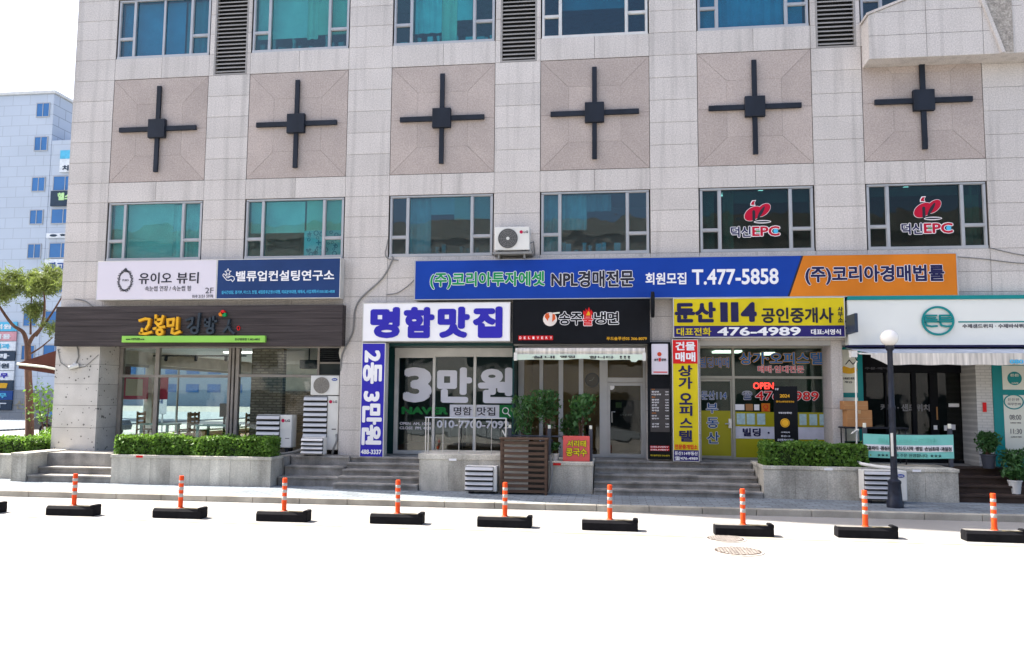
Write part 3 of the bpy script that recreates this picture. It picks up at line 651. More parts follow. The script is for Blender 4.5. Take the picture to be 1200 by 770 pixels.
# navy consulting sign
s = sign('shop_sign', 'navy blue sign with a hand and star icon beside white lettering', 'sign', 1.945, 5.17, 4.59, 5.60, navy, fw=0.018)
lettering([('밸류업컨설팅연구소', (2.457, 5.012, 5.032, 5.296))], yT, white_m, s, bold=0.022)
lettering([('실시간상담, 경기부, 마스크, 헌혈, 새집증후군청소대행, 의료분야대행, 매매시, 사업계획서 010-583-4808', (2.091, 5.034, 4.712, 4.805))], yT, cyan, s, 'small_lettering', bold=0.01)
ic = MB(); cx, cz = 2.24, 5.27
star = [(cx+(0.085 if q % 2 == 0 else 0.04)*math.sin(PI*q/5), cz+(0.085 if q % 2 == 0 else 0.04)*math.cos(PI*q/5)) for q in range(10)]
def stroke(m, pts, w, y0, y1, closed=False):
    n = len(pts)
    for q in range(n if closed else n-1):
        (ax, az), (bx, bz) = pts[q], pts[(q+1) % n]; L = math.hypot(bx-ax, bz-az) or 1e-6; ux, uz = (bx-ax)/L, (bz-az)/L
        ax -= ux*w*.4; az -= uz*w*.4; bx += ux*w*.4; bz += uz*w*.4; nx, nz = -uz*w/2, ux*w/2
        m.prism([(ax-nx, az-nz), (bx-nx, bz-nz), (bx+nx, bz+nz), (ax+nx, az+nz)], y0-0.0003*q, y1)
stroke(ic, star[::-1], 0.014, yT-0.003, yT+0.003, True)
stroke(ic, [(2.11, 5.21), (2.13, 5.23), (2.20, 5.17), (2.27, 5.17), (2.29, 5.15), (2.26, 5.13), (2.20, 5.13)], 0.016, yT-0.003, yT+0.003)
stroke(ic, [(2.11, 5.21), (2.11, 5.18), (2.21, 5.07), (2.26, 5.06), (2.33, 5.08), (2.37, 5.03), (2.42, 5.09), (2.40, 5.15), (2.33, 5.17), (2.28, 5.15)], 0.016, yT-0.003, yT+0.003)
ic.build('hand_and_star_icon', white_m, s)
# wooden fascia with lettering
s = thing('fascia_sign', 'dark wooden fascia with yellow and slate brush lettering over a lime strip', 'sign', (1.4, -0.02, 3.41))
f = MB()
for q in range(6): f.box(-2.42, 5.24, -0.27, -0.02, 3.415+q*0.17, 3.415+q*0.17+0.166)
f.build('wood_fascia', wood_dark, s, 0.003)
MB().box(-0.50, 3.30, -0.36, -0.272, 3.50, 3.665).build('lime_strip', lime, s, 0.006)
lettering([('www.고봉민김밥.co.kr', (-0.384, 0.12, 3.556, 3.61)), ('둔산법원점 T.482-0852', (2.523, 3.169, 3.545, 3.604))], -0.363, ink, s, 'small_lettering', bold=0.01)
def brush(m, strokes, ox, oz, sx, sz, w, y0, y1):
    for st in strokes: 
        pts = [(ox+a*sx, oz+b*sz) for a, b in st]; stroke(m, pts, w, y0, y1)
def arc(cx, cz, r, a0, a1, n=10, rz=None): return [(cx+r*math.cos(R(a0+(a1-a0)*q/n)), cz+(rz or r)*math.sin(R(a0+(a1-a0)*q/n))) for q in range(n+1)]
H_GO = [[(0.0, .82), (.45, .93), (.8, .9), (.75, .55), (.55, .28)], [(.25, .3), (.2, .06)], [(.08, .03), (.5, .0), (1, .1)]]
H_BONG = [[(.15, .98), (.18, .62), (.35, .52), (.7, .58), (.85, .95)], [(.18, .75), (.75, .8)], [(.45, .52), (.4, .34)], [(.02, .3), (.55, .36), (1, .4)], arc(.6, .13, .26, 80, 440, 12, .13)]
H_MIN = [[(.02, .9), (.06, .5), (.44, .53), (.5, .93), (.0, .88)], [(.78, 1), (.76, .3)], [(.42, .32), (.38, .06), (.62, .0), (.98, .12)]]
H_KIM = [[(.0, .68), (.45, .78), (.4, .5), (.12, .3)], [(.92, 1), (.86, .32)], arc(.62, .15, .24, 60, 420, 12, .15)]
H_BAP = [[(.05, .85), (.08, .45), (.4, .42), (.45, .9)], [(.08, .65), (.42, .68)], [(.72, 1), (.7, .38)], [(.72, .7), (.98, .74)], arc(.5, .15, .26, 60, 420, 12, .15)]
H_IN = [[(.5, 1), (.42, .5), (.02, .12)], [(.44, .55), (.65, .22), (1.0, .0)]]
g = MB(); g2 = MB()
for H_, x0, x1, z0, z1 in ((H_GO, -0.05, 0.28, 3.72, 4.13), (H_BONG, 0.34, 0.62, 3.70, 4.19), (H_MIN, 0.70, 1.05, 3.72, 4.12)):
    brush(g, H_, x0, z0, x1-x0, z1-z0, 0.062, -0.355, -0.335); brush(g2, H_, x0+0.02, z0-0.012, x1-x0, z1-z0, 0.062, -0.333, -0.272)
g2.build('letter_side', gold_dark, s); g.build('lettering', gold, s)
g = MB()
for H_, x0, x1, z0, z1 in ((H_KIM, 1.21, 1.57, 3.73, 4.22), (H_BAP, 1.69, 2.01, 3.73, 4.14), (H_IN, 2.20, 2.47, 3.73, 4.06)): brush(g, H_, x0, z0, x1-x0, z1-z0, 0.055, -0.35, -0.272)
g.build('lettering', slate, s)
for (dx, dz, mm) in ((-0.045, -0.01, orange), (0.005, 0.045, red), (0.045, -0.02, green)): MB().disc(2.155+dx, 4.215+dz, 0.052, -0.35, -0.272, 14).build('clover_leaf', mm, s)
MB().ring(2.567, 3.858, 0.042, 0.016, -0.30, -0.272, 14, 0.058).build('seal_mark', red, s)
# blue and orange long sign
s = thing('shop_sign', 'very long bright blue sign with an orange right end and outlined lettering', 'sign', (13.2, -0.02, 4.54))
ZB0, ZB1 = 4.545, 5.485
MB().prism([(7.06, ZB0), (15.80, ZB0), (16.13, ZB1), (7.06, ZB1)], -0.30, -0.03).build('panel', blue, s)
MB().prism([(15.845, ZB0), (19.47, ZB0), (19.47, ZB1), (16.175, ZB1)], -0.30, -0.03).build('panel', orange, s)
MB().prism([(15.80, ZB0), (15.845, ZB0), (16.175, ZB1), (16.13, ZB1)], -0.30, -0.03).build('divider', ink, s)
MB().box(7.03, 7.06, -0.306, -0.02, ZB0-0.02, ZB1+0.02).box(19.47, 19.50, -0.306, -0.02, ZB0-0.02, ZB1+0.02).box(7.06, 19.47, -0.306, -0.02, ZB0-0.02, ZB0).box(7.06, 19.47, -0.306, -0.02, ZB1, ZB1+0.02).build('frame', alu, s)
outlined([('(주)코리아투자에셋', (7.43, 10.22, 4.79, 5.20))], yT, green, white_m, s, 0.034, 0.034)
outlined([('NPL경매전문', (10.375, 12.32, 4.80, 5.20))], yT, ink, white_m, s, 0.036, 0.032)
lettering([('회원모집', (12.59, 13.53, 4.845, 5.13)), ('T.477-5858', (13.66, 15.61, 4.83, 5.20))], yT, white_m, s, bold=0.025)
outlined([('(주)코리아경매법률', (16.20, 19.21, 4.80, 5.245))], yT, navy_ink, white_m, s, 0.036, 0.026)
# white business-card shop sign + blue vertical sign
s = sign('shop_sign', 'white sign with big heavy blue lettering above the print shop window', 'sign', 5.76, 9.40, 3.52, 4.465, white_m, frame=alu_l, fw=0.02)
def heavy_myeong(m, x0, x1, z0, z1, y0, y1):     # heavy squared letters drawn as bars
    w = (x1-x0)
    def bar(a, b, c, d): m.box(x0+a*w, x0+b*w, y0, y1, z0+c*(z1-z0), z0+d*(z1-z0))
lettering([('명', (5.955, 6.70, 3.60, 4.36)), ('함', (6.79, 7.555, 3.60, 4.36)), ('맛', (7.63, 8.42, 3.60, 4.36)), ('집', (8.49, 9.215, 3.60, 4.36))], yT, indigo, s, bold=0.062)
s = sign('vertical_sign', 'blue vertical sign with white lettering turned on its side', 'sign', 5.76, 6.36, 0.70, 3.49, indigo, fw=0.022)
lettering([('2동 3만원', (5.80, 6.30, 1.02, 3.31))], yT, white_m, s, bold=0.045, rot=True)
lettering([('488-3337', (5.80, 6.31, 0.805, 0.915))], yT, white_m, s, 'small_lettering', bold=0.03)
# black noodle shop sign
s = sign('shop_sign', 'black sign with a noodle bowl emblem and a red flame letter', 'sign', 9.46, 12.69, 3.475, 4.51, board_black, frame=board_black, fw=0.02)
outlined([('송', (10.563, 10.83, 3.915, 4.22)), ('주', (10.84, 11.11, 3.905, 4.20)), ('냉', (11.39, 11.67, 3.93, 4.21)), ('면', (11.69, 11.96, 3.92, 4.21))], yT, board_black, white_m, s, 0.025, 0.045)
outlined([('불', (11.12, 11.36, 3.89, 4.15))], yT, red, white_m, s, 0.03, 0.05)
fm = MB().prism([(11.16, 4.12), (11.33, 4.12), (11.36, 4.20), (11.32, 4.27), (11.31, 4.22), (11.27, 4.33), (11.23, 4.24), (11.19, 4.30), (11.19, 4.22), (11.14, 4.25), (11.13, 4.18)], yT-0.012, yT-0.008).build('flame', red, s)
MB().prism([(11.20, 4.13), (11.30, 4.13), (11.29, 4.19), (11.255, 4.235), (11.225, 4.18)], yT-0.016, yT-0.012).build('flame_core', gold, s)
MB().disc(10.35, 4.045, 0.165, yT-0.003, yT+0.003).build('bowl', mat('bowl_white', (0.75, 0.66, 0.60), 0.5), s)
MB().prism([(10.22, 4.10), (10.30, 4.00), (10.33, 4.19), (10.25, 4.18)], yT-0.007, yT-0.003).prism([(10.40, 3.98), (10.48, 4.05), (10.47, 4.15), (10.41, 4.19)], yT-0.007, yT-0.003).disc(10.285, 4.11, 0.055, yT-0.0075, yT-0.003, 16).build('bowl_soup', mat('soup_orange', (0.62, 0.10, 0.02), 0.5), s)
MB().prism([(10.42, 4.165), (10.58, 4.18), (10.58, 4.215), (10.42, 4.20)], yT-0.011, yT-0.007).build('chopsticks', cream_m, s)
dl = MB()
for q in range(8): dl.box(9.60+q*0.104, 9.60+q*0.104+0.094, yT-0.003, yT+0.003, 3.55, 3.655)
dl.build('letter_tiles', red, s, 0.004)
lettering([(c, (9.625+q*0.104, 9.669+q*0.104, 3.573, 3.632)) for q, c in enumerate('DELIVERY')], yT-0.006, white_m, s, 'tile_lettering', bold=0.03, join=True)
lettering([('푸드솔루션05 366-8079', (11.679, 12.612, 3.542, 3.624))], yT, gold, s, 'small_lettering', bold=0.02)
# yellow real-estate sign
s = sign('shop_sign', 'yellow sign with a navy lower band above the real estate office', 'sign', 13.22, 17.05, 3.60, 4.525, yellow, fw=0.018)
MB().box(13.24, 17.03, yT, -0.29, 3.62, 3.875).build('navy_band', purple_navy, s)
lettering([('둔산', (13.257, 14.19, 3.952, 4.43)), ('4', (14.75, 15.11, 3.96, 4.42))], yT, navy_ink, s, bold=0.052); lettering([('1', (14.29, 14.46, 3.96, 4.42)), ('1', (14.53, 14.70, 3.96, 4.42))], yT, navy_ink, s, bold=0.012)
lettering([('공인중개사', (15.211, 16.80, 3.93, 4.29)), ('사', (16.89, 17.005, 4.19, 4.30)), ('무', (16.89, 17.005, 4.07, 4.18)), ('소', (16.89, 17.005, 3.945, 4.055))], yT, ink, s, bold=0.03)
lettering([('대표전화', (13.293, 14.079, 3.648, 3.829))], yT-0.006, yellow, s, bold=0.02)
lettering([('476-4989', (14.217, 16.071, 3.645, 3.842)), ('대표:서영식', (16.295, 16.945, 3.662, 3.791))], yT-0.006, white_m, s, bold=0.03)
s = sign('vertical_sign', 'tall yellow vertical sign with a red top and a navy foot', 'sign', 13.19, 13.78, 0.76, 3.56, yellow, y=-0.30, fw=0.015)
MB().box(13.205, 13.765, yT, -0.29, 2.998, 3.545).build('red_block', red, s); MB().box(13.205, 13.765, yT, -0.29, 0.775, 1.019).build('navy_block', purple_navy, s)
lettering([('건물', (13.264, 13.715, 3.305, 3.505)), ('매매', (13.261, 13.715, 3.045, 3.265))], yT-0.006, white_m, s, bold=0.035)
lettering([(c, r) for c, r in zip('상가오피스텔', ((13.318, 13.645, 2.706, 2.962), (13.325, 13.641, 2.416, 2.691), (13.336, 13.637, 2.055, 2.324), (13.334, 13.634, 1.80, 2.035), (13.346, 13.630, 1.53, 1.75), (13.328, 13.627, 1.211, 1.473)))], yT, navy_ink, s, bold=0.035)
lettering([('전문중개업소', (13.225, 13.738, 1.04, 1.15))], yT, red, s, 'small_lettering', bold=0.025)
lettering([('둔산114부동산', (13.225, 13.74, 0.905, 0.99)), ('☎476-4989', (13.225, 13.74, 0.79, 0.875))], yT-0.006, white_m, s, 'small_lettering', bold=0.02)
# cream sandwich shop sign
s = sign('shop_sign', 'long cream white sign with a teal top edge and a round teal logo', 'sign', 17.11, 24.0, 3.43, 4.45, mat('ivory_panel', (0.74, 0.75, 0.70), 0.4, 0.03, 1), frame=mat('ivory_trim', (0.70, 0.71, 0.66), 0.4), fw=0.01)
MB().box(17.11, 24.0, -0.33, -0.02, 4.452, 4.535).build('teal_edge', teal, s); MB().box(17.11, 24.0, -0.29, -0.02, 3.385, 3.428).build('dark_edge', navy_ink, s)
MB().ring(19.02, 3.966, 0.345, 0.045, -0.345, -0.325, 44, 0.33).build('logo_ring', teal, s)
ts = MB()
for ox in (18.735, 19.045):
    stroke(ts, [(ox+0.26, 4.085), (ox+0.02, 4.085), (ox+0.02, 3.99), (ox+0.26, 3.99)], 0.038, -0.34, -0.32); stroke(ts, [(ox+0.02, 4.035), (ox+0.24, 4.035)], 0.03, -0.34, -0.32)
    stroke(ts, [(ox-0.02, 3.945), (ox+0.28, 3.945)], 0.034, -0.34, -0.32); stroke(ts, [(ox+0.02, 3.93), (ox+0.05, 3.86), (ox+0.15, 3.84), (ox+0.26, 3.85)], 0.04, -0.34, -0.32)
ts.build('lettering', teal, s)
MB().box(19.46, 24.0, -0.308, -0.298, 3.928, 3.958).build('rule_line', teal, s)
lettering([('수제샌드위치 · 수제바삭튀김', (19.539, 20.916, 3.803, 3.895))], yT, ink_grey, s, 'small_lettering', bold=0.03)
# projecting plates
t = thing('projecting_sign', 'black oval projecting sign at the right end of the black noodle sign', 'sign', (12.73, -0.3, 4.05))
n = 26; ov = [(-0.62+0.30*math.cos(2*PI*q/n), 4.34+0.30*math.sin(2*PI*q/n)) for q in range(n)]
MB().prismx(ov, 12.70, 12.77).build('plate', board_black, t, 0.008); MB().box(12.715, 12.755, -0.40, -0.02, 4.30, 4.34).build('bracket', black_metal, t)
t = thing('projecting_sign', 'dark square projecting plate at the left end of the cream sign', 'sign', (17.09, -0.31, 3.65))
MB().box(17.05, 17.12, -1.0, -0.34, 3.66, 4.08).build('plate', mat('slate_plate', (0.03, 0.045, 0.075), 0.4), t, 0.015); MB().box(17.07, 17.10, -0.34, -0.01, 3.80, 3.84).box(17.07, 17.10, -0.34, -0.01, 3.95, 3.99).build('bracket', black_metal, t)

# ============================================================ SHOPFRONTS
YG = 0.85
# 1: restaurant
s = thing('shopfront', 'wide shopfront glazing of the corner restaurant under the wooden fascia', 'shopfront', (1.5, YG, FL))
f = MB().box(-1.30, -1.20, YG-0.05, YG+0.06, FL, 3.43).box(-0.275, -0.165, YG-0.05, YG+0.06, FL, 3.43).box(-1.20, 1.79, YG-0.06, YG+0.06, 2.65, 2.72).box(2.09, 4.85, YG-0.06, YG+0.06, 2.67, 2.74).box(-1.30, 5.1, YG-0.08, YG+0.06, 3.43, 3.5).box(-1.2, 5.1, YG-0.06, YG+0.06, FL, FL+0.06)
f.box(1.79, 1.86, YG-0.07, YG+0.06, FL, 3.43).box(1.90, 1.96, YG-0.08, YG+0.06, FL, 3.43).box(2.0, 2.09, YG-0.07, YG+0.06, FL, 3.43).box(4.22, 4.28, YG-0.055, YG+0.06, FL, 3.43).box(4.28, 5.11, YG-0.05, YG+0.05, 3.02, 3.07)
f.build('window_frame', mat('brown_aluminium', (0.27, 0.25, 0.23), 0.45, 0.12, 4, metal=0.3), s, 0.004)
MB().box(-1.22, 1.80, YG, YG+0.01, FL, 3.45).box(2.07, 4.25, YG, YG+0.01, FL, 3.45).build('glass', glass_clear, s)
lv = MB(); z = 3.08
while z < 3.42: lv.hexa([(4.29, YG-0.06, z), (5.1, YG-0.06, z), (5.1, YG, z+0.03), (4.29, YG, z+0.03), (4.29, YG-0.06, z+0.012), (5.1, YG-0.06, z+0.012), (5.1, YG, z+0.042), (4.29, YG, z+0.042)]); z += 0.055
lv.build('vent_louver', black_metal, s); MB().box(4.28, 5.11, YG+0.01, YG+0.05, 3.07, 3.43).box(4.28, 5.11, YG-0.02, YG+0.03, FL, 3.02).build('blank_panel', dark_wall, s)
MB().box(-2.42, -2.38, 0.9, 11.8, 3.02, 3.1).box(-2.42, -2.38, 0.9, 11.8, 0.95, 1.02).box(-2.42, -2.38, 5.6, 5.68, 1.02, 3.02).build('side_frame', alu, s); MB().box(-2.405, -2.395, 0.9, 11.8, 1.02, 3.02).build('side_glass', glass_clear, s)
MB().poly([(-2.36, 2.6, 2.05), (-2.36, 5.0, 2.05), (-2.36, 5.0, 2.75), (-2.36, 2.6, 2.75)][::-1]).build('poster', mat('pink_poster', (0.62, 0.06, 0.16), 0.5, 0.15, 3), s); MB().poly([(-2.355, 2.75, 2.16), (-2.355, 3.6, 2.16), (-2.355, 3.6, 2.66), (-2.355, 2.75, 2.66)][::-1]).build('poster_photo', cream_m, s); MB().poly([(-2.355, 4.0, 2.42), (-2.355, 4.3, 2.42), (-2.355, 4.3, 2.64), (-2.355, 4.0, 2.64)][::-1]).build('poster_mark', gold, s)
# 2: print shop
s = thing('shopfront', 'print shop glazing with big grey price lettering on three panes', 'shopfront', (7.85, 0.8, FL))
Y2 = 0.8; f = MB().box(6.30, 9.42, Y2-0.07, Y2+0.06, 3.25, 3.43)
for a, b in ((6.30, 6.40), (7.29, 7.36), (8.34, 8.41), (9.34, 9.42)): f.box(a, b, Y2-0.05, Y2+0.05, FL, 3.25)
f.box(6.40, 7.29, Y2-0.04, Y2+0.04, FL, FL+0.09).box(7.36, 9.34, Y2-0.045, Y2+0.045, FL, FL+0.05).box(6.40, 7.29, Y2-0.035, Y2+0.035, 3.18, 3.25).box(7.36, 9.34, Y2-0.035, Y2+0.035, 3.21, 3.25)
f.build('window_frame', alu_l, s, 0.005); MB().box(6.38, 9.36, Y2-0.005, Y2+0.005, FL+0.03, 3.27).build('glass', glass_clear, s)
MB().box(7.24, 7.285, Y2-0.11, Y2-0.075, 1.95, 2.25).box(7.25, 7.27, Y2-0.08, Y2-0.04, 2.0, 2.02).box(7.25, 7.27, Y2-0.08, Y2-0.04, 2.18, 2.20).build('door_handle', black_metal, s)
MB().box(5.70, 6.30, Y2-0.02, Y2+0.05, FL, 3.52).box(5.695, 5.73, 0.02, Y2-0.02, FL, 3.52).box(5.73, 9.45, -0.015, Y2-0.02, 3.435, 3.5).box(9.42, 9.46, 0.02, Y2-0.02, FL, 3.43).build('reveal_panel', dkgreen, s)
yG = Y2-0.012; film = mat('grey_film', (0.66, 0.66, 0.71), 0.5, 0.05, 2)
lettering([('3', (6.52, 7.27, 2.045, 2.94)), ('만', (7.40, 8.30, 2.045, 2.94)), ('원', (8.45, 9.35, 2.045, 2.94))], yG, film, s, bold=0.05)
lettering([('NAVER', (6.49, 7.70, 1.745, 1.935))], yG, mat('green_film', (0.003, 0.15, 0.03), 0.5), s, bold=0.06)
MB().box(7.74, 9.0, yG-0.003, yG+0.003, 1.68, 2.0).build('search_box', mat('white_film', (0.62, 0.62, 0.66), 0.5), s); MB().box(9.0, 9.35, yG-0.003, yG+0.003, 1.68, 2.0).build('search_button', mat('green_button', (0.005, 0.15, 0.035), 0.5), s)
lettering([('명함', (7.84, 8.30, 1.735, 1.945)), ('맛집', (8.44, 8.90, 1.735, 1.945))], yG-0.006, ink, s, bold=0.012)
mg = MB().ring(9.16, 1.86, 0.085, 0.02, yG-0.008, yG-0.004, 24); stroke(mg, [(9.21, 1.80), (9.28, 1.72)], 0.026, yG-0.009, yG-0.004); mg.build('magnifier_icon', white_m, s)
lettering([('010-7700-7092', (7.41, 9.26, 1.415, 1.605)), ('OPEN  AM. 10:00', (6.45, 7.26, 1.478, 1.548)), ('CLOSE  PM. 4:00', (6.45, 7.26, 1.366, 1.436))], yG, film, s, 'small_lettering', bold=0.03)
# 3: noodle shop
s = thing('shopfront', 'narrow paned shopfront of the noodle shop under the small awning', 'shopfront', (11.0, 0.8, FL))
f = MB()
for a, b in ((9.48, 9.62), (10.01, 10.10), (10.49, 10.60), (10.99, 11.10), (11.50, 11.70), (12.56, 12.62)): f.box(a, b, Y2-0.05, Y2+0.05, FL, 3.40)
for a, b in ((9.62, 10.01), (10.10, 10.49), (10.60, 10.99), (11.10, 11.50)): f.box(a, b, Y2-0.035, Y2+0.035, FL, FL+0.07)
f.box(9.48, 12.62, Y2-0.06, Y2+0.06, 3.40, 3.5).box(11.70, 12.56, Y2-0.05, Y2+0.05, 2.58, 2.70); f.build('window_frame', alu, s, 0.005)
MB().box(9.6, 11.52, Y2-0.005, Y2+0.005, FL+0.05, 3.42).box(11.69, 12.57, Y2-0.005, Y2+0.005, 2.68, 3.42).build('glass', glass('shade_glass', (0.72, 0.74, 0.70)), s)
d = MB().box(11.70, 11.76, Y2-0.03, Y2+0.03, FL, 2.575).box(12.50, 12.558, Y2-0.03, Y2+0.03, FL, 2.575).box(11.76, 12.50, Y2-0.03, Y2+0.03, FL, FL+0.09).box(11.76, 12.50, Y2-0.03, Y2+0.03, 2.50, 2.575).build('door', alu, s, 0.004)
MB().box(11.75, 12.51, Y2-0.005, Y2+0.005, FL+0.08, 2.51).build('door_glass', glass('door_glass', (0.6, 0.63, 0.6)), d); MB().tube([(12.50, Y2-0.09, 1.35), (12.50, Y2-0.09, 1.15)], 0.014).tube([(11.80, Y2-0.10, 1.60), (11.80, Y2-0.10, 1.86), (11.88, Y2-0.10, 1.86)], 0.013).build('door_handle', steel, d)
MB().disc(11.79, 2.47, 0.075, Y2-0.02, Y2-0.013, 18).build('door_sticker', white_m, d)
# 4: real estate office
s = thing('shopfront', 'olive and glass shopfront of the real estate office with outlined window lettering', 'shopfront', (15.4, 0.8, FL))
bronze = mat('bronze_aluminium', (0.34, 0.33, 0.28), 0.45, 0.1, 4, metal=0.3)
f = MB().box(13.86, 13.91, Y2-0.05, Y2+0.05, FL, 3.5).box(14.685, 14.75, Y2-0.05, Y2+0.05, FL, 3.5).box(16.90, 16.98, Y2-0.05, Y2+0.05, FL, 3.5).box(13.91, 14.685, Y2-0.06, Y2+0.05, 2.68, 2.75).box(14.75, 16.90, Y2-0.06, Y2+0.05, 2.69, 2.75).box(13.86, 16.98, Y2-0.10, Y2+0.05, 3.42, 3.52).box(14.75, 16.90, Y2-0.04, Y2+0.04, FL, FL+0.05)
f.build('window_frame', bronze, s, 0.004)
gl4 = glass('office_glass', (0.56, 0.68, 0.62))
MB().box(14.74, 16.91, Y2-0.004, Y2+0.004, FL+0.04, 3.43).box(13.90, 14.70, Y2-0.004, Y2+0.004, 2.74, 3.43).build('glass', gl4, s)
d = MB().box(13.915, 13.95, Y2-0.03, Y2+0.03, FL+0.01, 2.67).box(14.645, 14.68, Y2-0.03, Y2+0.03, FL+0.01, 2.67).box(13.95, 14.645, Y2-0.03, Y2+0.03, FL+0.01, FL+0.08).box(13.95, 14.645, Y2-0.03, Y2+0.03, 2.62, 2.67).build('door', bronze, s, 0.003)
MB().box(13.94, 14.65, Y2-0.004, Y2+0.004, FL+0.07, 2.63).build('door_glass', gl4, d); MB().box(13.94, 14.65, Y2-0.011, Y2-0.006, FL+0.07, 1.91).build('door_film', olive, d)
MB().box(14.59, 14.66, Y2-0.05, Y2-0.02, 1.50, 1.72).tube([(14.62, Y2-0.09, 1.60), (14.50, Y2-0.09, 1.60)], 0.014).tube([(14.62, Y2-0.03, 1.60), (14.62, Y2-0.09, 1.60)], 0.014).build('door_handle', steel, d)
yG = Y2-0.012
MB().box(14.755, 16.895, yG, yG+0.004, FL+0.05, 1.25).box(14.755, 16.895, yG, yG+0.004, 1.54, 1.89).build('window_film', olive, s); MB().box(14.755, 16.895, yG, yG+0.004, 1.252, 1.538).build('white_band', mat('lilac_white', (0.58, 0.58, 0.66), 0.4), s)
outlined([('빌딩매매', (13.93, 14.63, 2.95, 3.21))], yG, mat('window_navy', (0.03, 0.15, 0.40), 0.4), gold, s, 0.03, 0.03)
outlined([('상가·오피스텔', (14.874, 16.811, 3.03, 3.33))], yG, mat('window_navy', (0.03, 0.15, 0.40), 0.4), gold, s, 0.034, 0.03)
outlined([('매매·임대전문', (15.302, 16.375, 2.835, 3.005))], yG, red, white_m, s, 0.01, 0.04)
outlined([('476-4989', (15.238, 16.701, 2.17, 2.39))], yG, red, white_m, s, 0.02, 0.03)
outlined([('☎', (14.926, 15.16, 2.18, 2.39))], yG, navy, white_m, s, 0.01, 0.03)
outlined([('둔산114', (13.955, 14.555, 2.18, 2.385)), ('부', (14.07, 14.345, 1.85, 2.09)), ('동', (14.08, 14.357, 1.49, 1.745)), ('산', (14.08, 14.37, 1.12, 1.40))], yG-0.003, mat('window_blue', (0.01, 0.08, 0.26), 0.4), white_m, s, 0.02, 0.035)
lettering([('빌딩', (14.92, 15.34, 1.305, 1.50)), ('·', (15.5, 15.55, 1.37, 1.42))], yG-0.006, navy_ink, s, bold=0.035)
lettering([('OPEN', (15.19, 15.667, 2.44, 2.595))], yG, neon, s, 'neon_letters', bold=0.01)
for a, b in ((14.786, 14.985), (15.02, 15.21), (15.263, 15.45), (16.244, 16.407), (16.473, 16.65), (16.705, 16.865)): MB().box(a, b, yG-0.008, yG-0.004, 1.59, 1.85).build('paper_notice', mat('pale_paper', (0.40, 0.55, 0.58), 0.7, 0.15, 14), s)
cf = MB().box(14.75, 14.97, yG-0.005, yG, 1.93, 2.07).box(15.20, 15.32, yG-0.005, yG, 1.93, 2.07).build('certificate', white_m, s); MB().box(15.0, 15.17, yG-0.005, yG, 1.92, 2.08).build('certificate', card, s)
MB().box(15.37, 15.57, yG-0.006, yG, 1.90, 2.10).build('sticker', orange, s, 0.02); MB().ring(15.47, 2.01, 0.06, 0.018, yG-0.010, yG-0.006, 18).box(15.43, 15.51, yG-0.010, yG-0.006, 1.92, 1.94).build('sticker_mark', red, s)
# 5: sandwich cafe
s = thing('shopfront', 'black framed glass entrance of the sandwich cafe with teal side panels', 'shopfront', (19.0, 0.8, FL))
f = MB().box(17.57, 20.22, Y2-0.08, Y2+0.06, 2.84, 3.4)
for a, b in ((17.57, 17.78), (18.20, 18.24), (18.80, 18.90), (19.20, 19.38), (20.07, 20.22)): f.box(a, b, Y2-0.06, Y2+0.05, FL, 2.84)
f.box(17.78, 18.20, Y2-0.05, Y2+0.05, FL, FL+0.12).box(18.24, 18.80, Y2-0.05, Y2+0.05, FL, FL+0.12).box(18.90, 19.20, Y2-0.05, Y2+0.05, FL, FL+0.12).box(19.38, 20.07, Y2-0.05, Y2+0.05, FL, FL+0.06)
f.build('door_frame', board_black, s, 0.005); MB().box(17.77, 20.08, Y2-0.004, Y2+0.004, FL+0.05, 2.86).build('glass', glass('cafe_glass', (0.55, 0.58, 0.57)), s)
lettering([('주문·예약', (17.75, 18.28, 2.915, 2.975))], Y2-0.085, ink_grey, s, 'small_lettering', bold=0.02)
MB().tube([(19.32, Y2-0.11, 1.75), (19.32, Y2-0.11, 2.05)], 0.016).build('door_handle', wood_light, s)
lettering([('커피 · 샌드위치', (18.1, 19.2, 1.94, 2.11))], Y2-0.008, mat('reflection_grey', (0.22, 0.22, 0.23), 0.5), s, bold=0.03)  # reflected lettering, painted on the pane in a dim grey
for a, b, c, d, e in ((19.25, 19.33, Y2-0.068, 1.52, 1.62), (19.5, 19.57, Y2-0.012, 1.5, 1.62), (19.66, 19.75, Y2-0.012, 1.52, 1.64), (19.62, 19.85, Y2-0.012, 2.05, 2.13)): MB().box(a, b, c, c+0.006, d, e).build('notice', white_m, s)
MB().box(17.05, 17.575, 0.30, 0.34, 1.24, 3.42).build('side_panel', teal, s); MB().box(17.06, 17.45, 0.292, 0.30, 2.36, 3.36).box(17.06, 17.45, 0.292, 0.30, 1.25, 2.25).build('poster_panel', cream_m, s)
br = MB().prism(arc(17.26, 2.90, 0.20, 180, 360, 12, 0.10)+[(17.42, 2.96), (17.30, 2.93), (17.16, 2.98)], 0.284, 0.291); br.build('sandwich_picture', gold, s); stroke(br := MB(), [(17.20, 3.02), (17.28, 3.12), (17.36, 3.02), (17.45, 3.10), (17.42, 3.18)], 0.02, 0.284, 0.291); br.build('leaf_picture', ink, s)
lettering([('수제샌드위치', (17.12, 17.38, 2.66, 2.72)), ('·튀김·', (17.15, 17.35, 2.58, 2.63))], 0.288, ink, s, 'small_lettering', bold=0.02)
MB().box(19.90, 20.24, 0.0, 0.78, FL, 3.4).build('brick_reveal', white_brick, s); MB().box(20.243, 24.0, -0.02, 0.3, FL, 3.4).build('side_panel', teal, s)
MB().box(20.45, 21.6, -0.028, -0.02, 2.45, 2.985).box(20.45, 21.6, -0.028, -0.02, 0.96, 2.33).build('poster_panel', cream_m, s)
